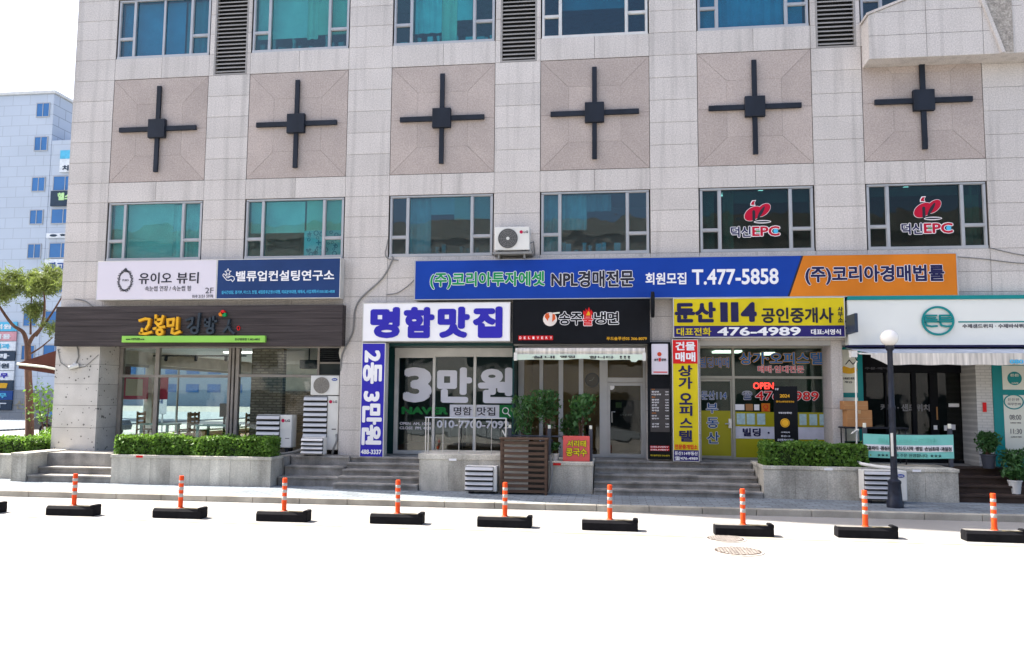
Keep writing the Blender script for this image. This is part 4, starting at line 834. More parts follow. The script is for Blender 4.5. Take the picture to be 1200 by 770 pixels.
MB().disc(20.70, 2.70, 0.15, -0.036, -0.028, 28).build('round_logo', teal, s); lettering([('든든', (20.61, 20.79, 2.74, 2.80)), ('CAFE', (20.63, 20.77, 2.58, 2.61))], -0.04, cream_m, s, 'small_lettering', bold=0.03)
MB().ring(20.66, 2.18, 0.21, 0.025, -0.036, -0.028, 34, 0.17).build('oval_logo', teal, s)
lettering([('든든한', (20.54, 20.78, 2.20, 2.26)), ('하루한끼', (20.53, 20.80, 2.10, 2.16)), ('08:00', (20.559, 20.80, 1.785, 1.895)), ('OPEN TIME', (20.57, 20.79, 1.70, 1.73)), ('11:30', (20.565, 20.80, 1.475, 1.585)), ('LUNCH TIME', (20.57, 20.79, 1.39, 1.42))], -0.031, ink_grey, s, 'small_lettering', bold=0.0)
MB().box(20.02, 20.09, -0.03, 0.0, 1.95, 2.16).build('fire_notice', red, s)

# ============================================================ AWNINGS
t = thing('awning', 'stained grey awning with a loose pale banner over the noodle shop', 'awning', (11.0, -0.05, 3.1))
MB().hexa([(9.55, -0.50, 3.19), (12.56, -0.50, 3.19), (12.56, -0.05, 3.36), (9.55, -0.05, 3.36), (9.55, -0.50, 3.215), (12.56, -0.50, 3.215), (12.56, -0.05, 3.385), (9.55, -0.05, 3.385)]).tube([(9.55, -0.42, 3.28), (12.56, -0.42, 3.28)], 0.075, 14).build('canvas', cloth_stain, t)
MB().box(9.52, 9.60, -0.53, -0.46, 3.05, 3.24).box(12.50, 12.58, -0.53, -0.46, 3.05, 3.24).build('end_bracket', ac_white, t, 0.01)
v = MB(); n = 60
def wav(u): return 3.065+0.012*math.sin(u*9)+(-0.05 if 0.90 < u < 0.955 else 0)+0.045*math.exp(-((u-0.52)/0.12)**2)
for q in range(n):
    u0, u1 = q/n, (q+1)/n; xa, xb = 9.60+2.90*u0, 9.60+2.90*u1
    ya, yb = -0.515-0.012*math.sin(u0*22), -0.515-0.012*math.sin(u1*22)
    v.hexa([(xa, ya, wav(u0)), (xb, yb, wav(u1)), (xb, yb+0.006, wav(u1)), (xa, ya+0.006, wav(u0)), (xa, ya, 3.20), (xb, yb, 3.20), (xb, yb+0.006, 3.20), (xa, ya+0.006, 3.20)])
v.build('valance_banner', mat('pale_green_cloth', (0.60, 0.70, 0.58), 0.7, 0.12, 2), t, 0, True)
lettering([('실내', (9.95, 10.48, 3.10, 3.165)), ('영업', (10.6, 10.95, 3.115, 3.17)), ('합니다', (11.28, 11.85, 3.10, 3.165)), ('!!!', (11.98, 12.22, 3.10, 3.165))], -0.532, ink, t, bold=0.02)
t = thing('awning', 'long grey canvas awning with a stained valance over the cafe entrance', 'awning', (20.0, -0.05, 2.95))
MB().hexa([(17.35, -1.0, 3.20), (24, -1.0, 3.20), (24, -0.04, 3.37), (17.12, -0.04, 3.37), (17.35, -1.0, 3.212), (24, -1.0, 3.212), (24, -0.04, 3.382), (17.12, -0.04, 3.382)]).build('canvas', cloth_grey, t)
v = MB(); n = 80
for q in range(n):
    u0, u1 = q/n, (q+1)/n; xa, xb = 17.36+6.6*u0, 17.36+6.6*u1
    zb_ = lambda u: 2.955+0.008*math.sin(u*60)+max(0, (0.05-u)*3.2)
    v.hexa([(xa, -1.012-0.008*math.sin(u0*70), zb_(u0)), (xb, -1.012-0.008*math.sin(u1*70), zb_(u1)), (xb, -1.006, zb_(u1)), (xa, -1.006, zb_(u0)), (xa, -1.005, 3.205), (xb, -1.005, 3.205), (xb, -0.999, 3.205), (xa, -0.999, 3.205)])
v.build('valance', cloth_stain, t, 0, True); lettering([('080', (20.15, 20.42, 2.98, 3.07))], -1.028, cyan, t, bold=0.03)
MB().tube([(17.14, -0.2, 3.30), (17.14, -0.95, 3.20), (17.5, -1.0, 3.18)], 0.018).box(16.98, 17.10, -0.95, -0.75, 3.12, 3.26).build('folding_arm', ac_white, t)
t = thing('awning', 'brown canvas awning sticking out from the left side of the building', 'awning', (-2.9, 2.6, 2.8))
MB().prism([(-4.41, 3.04), (-2.51, 3.62), (-2.51, 2.62), (-4.41, 2.88)][::-1], 1.0, 3.2).build('canvas', cloth_brown, t)
MB().box(-4.46, -4.40, 0.98, 3.22, 2.98, 3.05).tube([(-2.5, 0.97, 2.72), (-3.6, 0.97, 2.93), (-4.42, 0.97, 3.0)], 0.035).build('front_bar', cream_m, t)

# ============================================================ AIR CONDITIONERS
def fan_grille(m, cx, cz, r, y):
    for q in range(6): m.ring(cx, cz, r*(q+1)/6, 0.007, y-0.012, y-0.004, 28)
    for q in range(12):
        a = 2*PI*q/12; stroke(m, [(cx+0.03*math.cos(a), cz+0.03*math.sin(a)), (cx+r*math.cos(a), cz+r*math.sin(a))], 0.006, y-0.009, y-0.004)
def ac_unit(label, x0, x1, y, d, z0, z1, kind, logo='ball', lx=None, foot=0.05, nsl=5, louv=0.62, cat='air conditioner', gl=None):
    t = thing('air_conditioner', label, cat, ((x0+x1)/2, y+d/2, z0), 'outdoor air conditioner units')
    MB().box(x0, x1, y, y+d, z0+foot, z1).build('casing', ac_white, t, 0.018)
    MB().box(x0+0.08, x0+0.16, y+0.02, y+d-0.02, z0, z0+foot).box(x1-0.16, x1-0.08, y+0.02, y+d-0.02, z0, z0+foot).build('foot', black_metal, t)
    w = x1-x0; h = z1-z0-foot
    if kind == 'fan':
        r = min(h*0.42, w*0.31); cx, cz = x0+0.06+r+0.02, (z0+foot+z1)/2
        MB().disc(cx, cz, r, y-0.003, y-0.001).build('fan_recess', mat('fan_dark', (0.10, 0.10, 0.10), 0.6) if logo == 'ball' else mat('fan_tan', (0.22, 0.205, 0.18), 0.6), t)
        m = MB(); fan_grille(m, cx, cz, r, y-0.002); m.build('fan_grille', ac_grey if logo == 'ball' else mat('warm_grille', (0.34, 0.32, 0.29), 0.5), t)
        if logo == 'ball': MB().disc(cx, cz, r*0.17, y-0.016, y-0.010, 16).build('fan_hub', ac_white, t)
        lx0 = cx+r+0.04
    else:
        s = MB(); lw = w*louv; st = h*0.97/nsl
        for q in range(nsl):
            zb = z0+foot+h*0.02+q*st
            s.prismx([(y-0.007, zb+0.30*st), (y-0.060, zb+0.22*st), (y-0.066, zb+0.30*st), (y-0.028, zb+0.80*st), (y-0.007, zb+0.86*st)][::-1], x0+0.015, x0+lw)
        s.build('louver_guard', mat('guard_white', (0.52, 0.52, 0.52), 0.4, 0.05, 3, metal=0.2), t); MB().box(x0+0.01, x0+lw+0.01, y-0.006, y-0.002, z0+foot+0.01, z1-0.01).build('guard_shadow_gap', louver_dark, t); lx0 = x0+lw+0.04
    if logo == 'ball' and x1-lx0 > 0.12:
        zc = z1-0.14*min(1, h/0.6); r = min(0.045, (x1-lx0)*0.17)
        MB().disc(lx0+r, zc, r, y-0.006, y-0.002, 18).build('logo_disc', mat('logo_red', (0.45, 0.01, 0.06), 0.4), t)
        lettering([('LG', (lx0+2.4*r, min(lx0+5.0*r, x1-0.01), zc-0.7*r, zc+0.7*r))], y-0.003, ink_grey, t, bold=0.03)
    if logo == 'oval':
        MB().disc(x1-0.12, z1-0.10, 0.075, y-0.006, y-0.002, 20, 0.035).build('logo_oval', blue, t); lettering([('Carrier', (x1-0.17, x1-0.07, z1-0.115, z1-0.085))], y-0.008, white_m, t, bold=0.02)
    if z1-z0 > 0.9: MB().box(x1-0.16, x1-0.05, y-0.004, y-0.001, z0+h*0.45, z0+h*0.47).build('data_plate', ink_grey, t)
    return t
a = ac_unit('white air conditioner on a bracket high on the wall above the blue sign', 9.02, 9.86, -0.40, 0.32, 5.66, 6.27, 'fan', foot=0.04)
MB().box(8.98, 9.92, -0.46, -0.02, 5.60, 5.655).box(9.1, 9.14, -0.42, -0.02, 5.50, 5.60).box(9.72, 9.76, -0.42, -0.02, 5.50, 5.60).build('bracket', ac_grey, a)
MB().tube([(9.86, -0.2, 5.9), (9.93, -0.15, 5.95), (9.95, -0.08, 5.8), (9.95, -0.05, 5.62)], 0.018).build('pipe', cable_m, a)
ac_unit('white air conditioner with four shiny louvres behind the right end of the sunlit hedge', 2.96, 3.88, 0.08, 0.33, 0.76, 1.71, 'louver', nsl=6, foot=0.14, louv=0.66)
a = ac_unit('tall white air conditioner with ten louvres beside the stone column', 4.17, 5.07, 0.10, 0.34, 0.76, 2.19, 'louver', nsl=10, foot=0.10, louv=0.68)
a2 = ac_unit('air conditioner with a round fan grille sitting on top of the tall louvred unit', 4.33, 5.07, 0.10, 0.30, 2.19, 2.70, 'fan', 'oval', foot=0.02)
ac_unit('small white louvred box at the foot of the tall louvred unit', 4.36, 4.92, -0.46, 0.24, 0.76, 1.19, 'louver', None, foot=0.02, nsl=4, louv=0.97)
ac_unit('low white louvred unit on the pavement against the railing wall', 8.63, 9.33, -1.83, 0.30, PAVE, 0.70, 'louver', None, foot=0.05, nsl=5, louv=0.88)
ac_unit('white air conditioner with louvres behind the street lamp pole', 16.86, 17.70, -1.90, 0.34, PAVE, 0.77, 'louver', 'oval', foot=0.06, nsl=6, louv=0.70)
tag(MB().tube([(16.88, -1.1, 0.95), (16.98, -1.4, 0.86), (17.25, -1.56, 0.82), (17.55, -1.6, 0.80), (17.62, -1.7, 0.72)], 0.035, 10).build('insulated_pipe', ac_white, None, 0, True), 'white insulated pipe running down to the unit behind the street lamp', 'pipe')
# brown slatted cover
t = thing('slatted_cover', 'dark brown slatted box standing on the pavement against the plinth', 'cover', (9.9, -1.7, PAVE))
c = MB().box(9.40, 9.46, -1.83, -1.76, PAVE, 1.28).box(10.36, 10.42, -1.83, -1.76, PAVE, 1.28).box(9.40, 9.46, -1.56, -1.50, PAVE, 1.28).box(10.36, 10.42, -1.56, -1.50, PAVE, 1.28).box(9.38, 10.44, -1.86, -1.48, 1.28, 1.32).build('frame', wood_brown, t, 0.005)
sl = MB()
for q in range(10): sl.box(9.46, 10.36, -1.825, -1.80, PAVE+0.04+q*0.115, PAVE+0.10+q*0.115)
sl.build('slats', wood_brown, t, 0.004); sl = MB()
for q in range(10): sl.hexa([(9.48, -1.76, PAVE+0.10+q*0.115), (10.0, -1.76, PAVE+0.10+q*0.115), (10.0, -1.72, PAVE+0.14+q*0.115), (9.48, -1.72, PAVE+0.14+q*0.115), (9.48, -1.762, PAVE+0.115+q*0.115), (10.0, -1.762, PAVE+0.115+q*0.115), (10.0, -1.722, PAVE+0.155+q*0.115), (9.48, -1.722, PAVE+0.155+q*0.115)])
sl.build('inner_louvers', alu_l, t); MB().box(9.47, 10.35, -1.70, -1.55, PAVE+0.03, 1.24).build('inner_casing', mat('inner_dark', (0.06, 0.055, 0.05), 0.7), t)

# ============================================================ RAILS, BOARDS, SMALL THINGS
t = thing('railing', 'thin steel railing on the granite wall before the print shop', 'railing', (8.5, -1.2, 0.92))
m = MB().tube([(7.58, -1.2, 1.72), (9.44, -1.2, 1.72)], 0.017).tube([(7.60, -1.2, 0.92), (7.60, -1.2, 1.72)], 0.014).tube([(7.66, -1.2, 0.92), (7.66, -1.2, 1.72)], 0.014).tube([(9.44, -1.2, 0.92), (9.44, -1.2, 1.72)], 0.022).tube([(9.36, -1.2, 1.45), (9.44, -1.2, 1.30)], 0.015)
for q in range(4): m.tube([(8.0+q*0.37, -1.2, 0.92), (8.0+q*0.37, -1.2, 1.72)], 0.008)
m.build('rails', steel, t, 0, True)
t = thing('railing', 'dark railing with pale post caps behind the potted plants', 'railing', (10.4, -1.15, 0.79))
for q, x in enumerate((9.52, 10.41, 11.33)): MB().box(x-0.04, x+0.04, -1.19, -1.11, 0.79, 1.50).build('post', pot_dark, t, 0.006); MB().box(x-0.03, x+0.03, -1.18, -1.12, 1.50, 1.58).build('post_cap', cream_m, t, 0.01)
MB().tube([(9.52, -1.15, 1.33), (11.33, -1.15, 1.33)], 0.018).build('rail', pot_dark, t)
def placard(name, label, cat, x0, x1, y, z0, z1, m, d=0.03, stand=True, frame=black_metal):
    t = thing(name, label, cat, ((x0+x1)/2, y, z0))
    MB().box(x0, x1, y, y+d, z0, z1).build('panel', m, t, 0.004)
    if stand: MB().tube([(x0+0.05, y+d+0.01, z1-0.05), (x0+0.05, y+d+0.2, z0)], 0.01).tube([(x1-0.05, y+d+0.01, z1-0.05), (x1-0.05, y+d+0.2, z0)], 0.01).build('back_leg', frame, t)
    return t
salmon = mat('salmon_board', (0.62, 0.10, 0.09), 0.5, 0.06, 2)
s = placard('menu_placard', 'square red placard with yellow dish name standing on the granite wall', 'placard', 10.72, 11.31, -1.25, 0.795, 1.35, salmon)
outlined([('서리태', (10.81, 11.23, 1.11, 1.255)), ('콩국수', (10.79, 11.25, 0.905, 1.08))], -1.255, yellow, ink, s, 0.03, 0.05)
s = thing('menu_board', 'tall black menu board with a small white light box on top', 'menu board', (12.9, -0.02, 0.78))
MB().box(12.63, 13.16, -0.16, -0.02, 0.79, 3.51).build('panel', board_black, s, 0.005); MB().box(12.69, 13.13, -0.17, -0.16, 1.42, 2.42).build('menu_panel', mat('menu_grey', (0.055, 0.05, 0.05), 0.5), s)
MB().box(12.72, 13.10, -0.26, -0.16, 2.75, 3.46).build('light_box', white_panel, s, 0.008); MB().disc(12.90, 3.22, 0.05, -0.266, -0.26, 18).build('bowl_mark', mat('soup_red', (0.55, 0.06, 0.02), 0.5), s)
lettering([('송주', (12.78, 12.87, 3.06, 3.12)), ('냉면', (12.94, 13.05, 3.06, 3.12))], -0.265, ink, s, bold=0.03); lettering([('불', (12.875, 12.935, 3.05, 3.14))], -0.265, red, s, bold=0.03); MB().box(12.76, 13.08, -0.266, -0.26, 2.79, 2.815).build('red_rule', red, s)
it = []; pr = []; z = 2.33
for q, nm in enumerate(('물냉면', '비빔냉면', '', '불냉면', '회냉면', '온면', '갈비탕', '육개장', '', '만두', '왕만두', '', '공기밥', '음료수')):
    if nm: it.append((nm, (12.72, 12.72+0.045*len(nm)+0.03, z, z+0.036))); pr.append((str(7+q % 4)+',000', (13.03, 13.11, z, z+0.032)))
    z -= 0.062
lettering(it+pr, -0.173, white_m, s, 'menu_lettering', bold=0.02, join=True)
lettering([('냉면', (12.72, 12.79, 2.39, 2.415)), ('특선', (12.72, 12.80, 2.205, 2.24)), ('사이드', (12.72, 12.82, 1.835, 1.87))], -0.174, orange, s, 'menu_heading', bold=0.02, join=True)
dl = MB()
for q in range(8):
    for z in (0.985, 1.05): dl.box(12.68+q*0.055, 12.725+q*0.055, -0.166, -0.16, z, z+0.05)
dl.build('letter_tiles', red, s); lettering([('DELIVERY', (12.69, 13.10, 1.06, 1.09)), ('DELIVERY', (12.69, 13.10, 0.995, 1.025))], -0.168, white_m, s, 'tile_lettering', bold=0.02); lettering([('푸드솔루션05 366-8079', (12.68, 13.12, 0.86, 0.90))], -0.163, yellow, s, 'small_lettering', bold=0.01)
s = placard('banner_stand', 'black award banner stand with a gold medal behind the shaded hedge', 'banner stand', 15.44, 15.96, -0.33, FL, 2.49, board_black, 0.012)
MB().disc(15.675, 1.665, 0.10, -0.342, -0.33, 26).build('medal', gold, s); MB().ring(15.675, 1.665, 0.085, 0.012, -0.346, -0.342, 24).build('medal_ring', gold_dark, s)
lettering([('2024', (15.575, 15.789, 2.235, 2.31)), ('한국소비자만족지수', (15.49, 15.89, 2.12, 2.165))], -0.334, gold, s, bold=0.02)
lettering([('부동산중개부문', (15.54, 15.83, 1.87, 1.91)), ('고객만족', (15.58, 15.78, 1.44, 1.47)), ('둔산114', (15.58, 15.78, 1.35, 1.39)), ('공인중개사사무소', (15.5, 15.86, 1.26, 1.31)), ('수상', (15.47, 15.55, 2.40, 2.45))], -0.334, film, s, 'small_lettering', bold=0.02)
# banner on posts by the cafe
t = thing('railing', 'pair of dark posts with cream caps holding the aqua banner', 'railing', (18.1, -0.95, 0.79))
for x in (17.20, 18.93): MB().box(x-0.04, x+0.04, -0.98, -0.90, 0.79, 1.60).build('post', pot_dark, t, 0.006); MB().box(x-0.03, x+0.03, -0.97, -0.91, 1.60, 1.70).build('post_cap', cream_m, t, 0.01)
MB().tube([(17.2, -0.94, 1.45), (18.93, -0.94, 1.45)], 0.015).build('rail', pot_dark, t)
s = thing('cloth_banner', 'aqua cloth banner with a white middle stripe tied in front of the cafe', 'banner', (18.06, -1.0, 0.97))
def sheet(x0, x1, z0, z1, y, nx=30, dz=0.02, th=0.004):
    m = MB()
    for q in range(nx):
        u0, u1 = q/nx, (q+1)/nx; xa, xb = x0+(x1-x0)*u0, x0+(x1-x0)*u1; f_ = lambda u: -dz*math.sin(PI*u); y_ = lambda u: y-0.012*math.sin(u*11)
        m.hexa([(xa, y_(u0), z0+f_(u0)), (xb, y_(u1), z0+f_(u1)), (xb, y_(u1)+th, z0+f_(u1)), (xa, y_(u0)+th, z0+f_(u0)), (xa, y_(u0), z1+f_(u0)), (xb, y_(u1), z1+f_(u1)), (xb, y_(u1)+th, z1+f_(u1)), (xa, y_(u0)+th, z1+f_(u0))])
    return m
sheet(17.15, 18.98, 0.975, 1.475, -1.0).build('cloth', aqua, s); sheet(17.17, 18.96, 1.115, 1.255, -1.006, 30, 0.02, 0.003).build('white_stripe', white_m, s)
lettering([('·홈파티 ·점심샌드위치·도시락 ·병입 ·손님초대 ·과일청', (17.22, 18.92, 1.125, 1.215))], -1.024, ink, s, bold=0.03)
lettering([('SANDWICH & COFFEE', (17.45, 18.65, 1.29, 1.40))], -1.022, mat('pale_aqua', (0.2, 0.62, 0.52), 0.7), s, 'faint_lettering', bold=0.0); lettering([('★★★  단체 주문 환영합니다  ★★★', (17.42, 18.72, 0.99, 1.06))], -1.024, dkgreen, s, 'small_lettering', bold=0.0)
# cardboard boxes on a trolley
for lab, x0, x1, z0, z1 in (('larger cardboard box at the bottom of the stack beside the cafe door', 16.98, 17.52, 1.60, 1.97), ('cardboard box on top of the stack beside the cafe door', 16.93, 17.44, 1.975, 2.17)):
    t = thing('cardboard_box', lab, 'box', ((x0+x1)/2, -0.3, z0)); MB().box(x0, x1, -0.45, -0.12, z0, z1).build('carton', card, t, 0.006); MB().box(x0+0.002, x1-0.002, -0.4525, -0.45, (z0+z1)/2-0.0, (z0+z1)/2+0.004).box((x0+x1)/2-0.03, (x0+x1)/2+0.03, -0.453, -0.449, z1-0.08, z1).build('packing_tape', mat('tape', (0.45, 0.30, 0.16), 0.3), t)
t = thing('folding_table', 'black folding table carrying the cardboard boxes by the cafe', 'table', (17.5, -0.3, 0.79))
MB().box(16.9, 18.25, -0.5, -0.05, 1.56, 1.595).build('tabletop', black_metal, t, 0.005)
for x in (16.95, 18.2):
    for y in (-0.46, -0.09): MB().tube([(x, y, FL), (x, y, 1.56)], 0.015).build('leg', black_metal, t)
t = thing('folded_cart', 'folded white metal cart handle leaning beside the cardboard boxes', 'cart', (17.1, -0.6, 0.79)); MB().tube([(17.12, -0.62, 0.79), (17.16, -0.6, 3.0), (17.19, -0.6, 3.05)], 0.02).tube([(17.02, -0.62, 1.45), (17.10, -0.64, 1.52), (17.17, -0.62, 1.54)], 0.018).build('handle_frame', ac_white, t, 0, True)
MB().box(17.0, 17.2, -0.66, -0.58, 0.79, 0.83).build('foot_plate', black_metal, t)
# brown box inside office window, small parcel
t = thing('cardboard_box', 'small cardboard box on the desk inside the real estate window', 'box', (16.35, 1.2, 1.28)); MB().box(16.25, 16.60, 1.1, 1.35, 1.25, 1.62).build('carton', card, t, 0.005); MB().box(16.40, 16.45, 1.097, 1.1, 1.25, 1.62).build('packing_tape', MATS['tape'], t)
# lamp
t = thing('street_lamp', 'black street lamp with a white globe on the pavement', 'street lamp', (17.27, -2.45, PAVE))
MB().lathe([(0.155, PAVE), (0.155, 0.22), (0.135, 0.25), (0.115, 0.56), (0.125, 0.58), (0.125, 0.62), (0.07, 0.66), (0.062, 0.8), (0.062, 2.0), (0.07, 2.02), (0.07, 2.07), (0.055, 2.10), (0.05, 3.16), (0.075, 3.19), (0.085, 3.26), (0.06, 3.28)], 17.27, -2.45, 18).build('pole', mat('lamp_black', (0.018, 0.022, 0.035), 0.4, 0.3, 10, 0.3, 40), t, 0, True)
MB().lathe([(0.06, 3.27)]+[(0.172*math.sin(a), 3.425-0.165*math.cos(a)) for a in [0.35+q*(PI-0.4)/14 for q in range(15)]], 17.27, -2.45, 28).build('globe', globe_m, t, 0, True)
MB().box(17.21, 17.25, -2.53, -2.50, 1.10, 1.55).build('number_plate', ac_white, t)
# delineators on rubber bases
def make_delineator():
    t = thing('delineator_post', 'x', 'traffic post', (0, 0, 0), 'orange delineator posts along the road')
    MB().prismx([(-0.12, 0.0), (0.12, 0.0), (0.12, 0.12), (0.085, 0.165), (-0.085, 0.165), (-0.12, 0.12)], -0.50, 0.42).build('rubber_base', rubber, t, 0.012)
    sunlit_tone = mat('sunlit_rubber', (0.17, 0.165, 0.155), 0.95, 0.45, 7, 0.2, 50, spec=0.1)
    MB().box(-0.49, 0.335, -0.083, 0.083, 0.1655, 0.169).build('sunlit_top', sunlit_tone, t)  # paler plate: the sun on the base top is put into its colour
    MB().box(0.05, 0.31, -0.075, -0.035, 0.1695, 0.172).build('base_stripe', stripe_y, t)
    MB().box(0.34, 0.425, -0.118, 0.118, 0.12, 0.195).build('end_cap', rubber, t, 0.02)
    MB().lathe([(0.056, 0.166), (0.056, 0.176), (0.0415, 0.186), (0.0405, 0.725), (0.036, 0.737)], -0.04, 0, 20).build('post', post_orange, t, 0, True)
    for z0, z1 in ((0.36, 0.425), (0.485, 0.54), (0.605, 0.655)): MB().lathe([(0.0405, z0), (0.0428, z0+0.004), (0.0424, z1-0.004), (0.0405, z1)], -0.04, 0, 20).build('reflective_band', refl_tape, t, 0, True)
    return t
dl0 = make_delineator()
dpos = [(0.34, -5.43, 'cut off by the left edge of the picture'), (2.21, -5.45, 'in front of the corner steps'), (4.22, -5.41, 'in front of the pale sunlit planter'), (6.15, -5.44, 'before the narrow steps by the planter end'), (8.15, -5.36, 'in front of the print shop steps'), (10.01, -5.39, 'in front of the brown slatted cover'), (11.76, -5.42, 'in front of the wide shaded stone steps'), (13.87, -5.58, 'right behind the round manhole cover'), (15.78, -5.43, 'just left of the street lamp'), (17.68, -5.46, 'at the right edge beyond the street lamp')]
for q, (x, y, lab) in enumerate(dpos):
    x += -0.08+0.0097*x
    lb = 'orange delineator post on black base '+lab
    if q == 0:
        dl0.location = (x, y, 0.002); dl0['label'] = lb
    else: copy_tree(dl0, (x, y, 0.002), lb).rotation_euler = (0, 0, R(random.uniform(-1.2, 1.2)))
# manholes
def manhole(x, y, r, label):
    t = thing('manhole_cover', label, 'manhole cover', (x, y, 0)); n = 40
    MB().lathe([(r, 0.002), (r, 0.010), (r*0.9, 0.010)], x, y, n).build('ring', rust_hi, t); MB().lathe([(r*0.89, 0.002), (r*0.89, 0.0125)], x, y, n).build('lid', rust, t)
    m = MB()
    for i in range(-7, 8):
        for j in range(-7, 8):
            px, py = x+i*r/8.2, y+j*r/8.2
            if math.hypot(px-x, py-y) < r*0.82 and (i+j) % 2 == 0: m.box(px-r*0.045, px+r*0.045, py-r*0.045, py+r*0.045, 0.0125, 0.016)
    m.build('studs', rust_hi, t)
manhole(13.58, -7.0, 0.37, 'rusty round manhole cover nearest to the camera on the road'); manhole(13.55, -5.98, 0.32, 'rusty round manhole cover partly hidden by a rubber base')
# camera on pillar, hoses
t = thing('security_camera', 'white security camera with a looped cable on the spotted corner pillar', 'camera', (-1.98, -0.02, 2.9))
MB().lathe([(0.05, 2.95), (0.07, 2.93), (0.07, 2.90)], -1.98, -0.08, 16).box(-2.02, -1.94, -0.06, 0.0, 2.92, 3.0).build('mount', ac_white, t)
MB().tube([(-2.06, -0.16, 2.86), (-1.86, -0.05, 2.93)], 0.05, 12).build('camera_body', ac_white, t, 0.01)
MB().tube([(-1.95, -0.02, 3.0), (-1.9, -0.02, 3.15), (-1.93, -0.02, 3.35), (-1.97, -0.02, 3.44)], 0.016).tube([(-2.5, -0.015, 3.35), (-2.4, -0.015, 3.0), (-2.1, -0.015, 2.82), (-1.7, -0.015, 2.90), (-1.35, -0.015, 3.2)], 0.009).build('cable', cable_m, t, 0, True)
def curve(pts, n=6):
    out = []; Pq = [Vector(p) for p in pts]; Pq = [Pq[0]*2-Pq[1]]+Pq+[Pq[-1]*2-Pq[-2]]
    for i in range(1, len(Pq)-2):
        for q in range(n):
            t_ = q/n; a, b, c, d_ = Pq[i-1:i+3]; out.append(0.5*((2*b)+(c-a)*t_+(2*a-5*b+4*c-d_)*t_**2+(3*b-a-3*c+d_)*t_**3))
    return out+[Pq[-2]]
def cable(label, pts, r=0.02): return tag(MB().tube(curve(pts), r, 8).build('cable', cable_m, None, 0, True), label, 'cable')
cable('thick grey hose hanging from the third window down the stone column', [(6.385, 0.0, 5.67), (6.39, -0.03, 5.55), (6.14, -0.03, 5.1), (5.63, -0.03, 4.63), (5.47, -0.03, 4.3), (5.42, -0.03, 3.75), (5.17, -0.03, 3.2), (5.13, 0.05, 2.6)], 0.022)
cable('thin cable sagging from the hose to the left end of the blue sign', [(6.26, -0.02, 4.70), (6.55, -0.02, 4.75), (6.85, -0.03, 4.95), (7.04, -0.05, 5.15)], 0.012)
cable('thin cable running along the wall right of the orange sign', [(19.5, -0.02, 5.47), (20.2, -0.02, 5.40), (20.9, -0.02, 5.30), (22, -0.02, 5.25)], 0.011)
cable('cable drooping from the window sill across the wall towards the right edge', [(20.3, -0.02, 5.66), (20.9, -0.02, 5.50), (22, -0.02, 5.3)], 0.011)
cable('black cable looped beside the third second-floor window', [(6.27, -0.01, 6.1), (6.24, -0.02, 5.9), (6.21, -0.02, 5.72), (6.30, -0.02, 5.6), (6.55, -0.02, 5.56)], 0.012)
cable('thin cable from the white sign to the wooden fascia at the left corner', [(-2.1, -0.02, 4.66), (-1.8, -0.02, 4.6), (-1.6, -0.03, 4.48), (-1.45, -0.05, 4.42)], 0.013)
cable('black pipes from the louvred unit down to the narrow steps', [(4.3, -0.1, 0.9), (4.1, -0.3, 0.82), (3.9, -0.75, 0.80), (3.6, -0.78, 0.78)], 0.03)
cable('bundle of pipes bending from the tall louvred unit to its foot', [(5.05, 0.06, 1.25), (5.09, -0.02, 1.1), (5.02, -0.04, 0.9), (4.98, 0.0, 0.76)], 0.025)
cable('grey downpipe on the slatted cover side', [(10.46, -1.6, 0.95), (10.50, -1.66, 0.6), (10.48, -1.66, 0.3), (10.44, -1.66, 0.14)], 0.028)
t = thing('wall_lamp', 'grey dome floodlight beside the vent louvre near the stone column', 'lamp', (5.02, 0.6, 3.2)); MB().lathe([(0.02, 3.42), (0.10, 3.40), (0.115, 3.30), (0.10, 3.18), (0.06, 3.10)], 5.0, 0.55, 16).build('shade', ac_white, t, 0, True); MB().box(4.98, 5.02, 0.55, 0.80, 3.38, 3.42).build('arm', ac_grey, t)
# small red and white stickers on copings
for (x, y, z, lab) in ((0.75, -1.474, 0.745, 'small red sticker on the front edge of the pale planter coping'), (8.2, -1.474, 0.80, 'small pale sticker on the coping under the steel railing'), (10.52, -1.474, 0.745, 'small red and white sticker beside the red placard'), (16.2, -1.504, 0.745, 'small pale sticker on the coping under the shaded hedge'), (17.95, -1.504, 0.745, 'small pale sticker on the coping below the aqua banner')):
    tag(MB().box(x, x+0.17, y, y+0.003, z-0.025, z+0.025).build('sticker', red if 'red' in lab else white_m), lab, 'sticker')

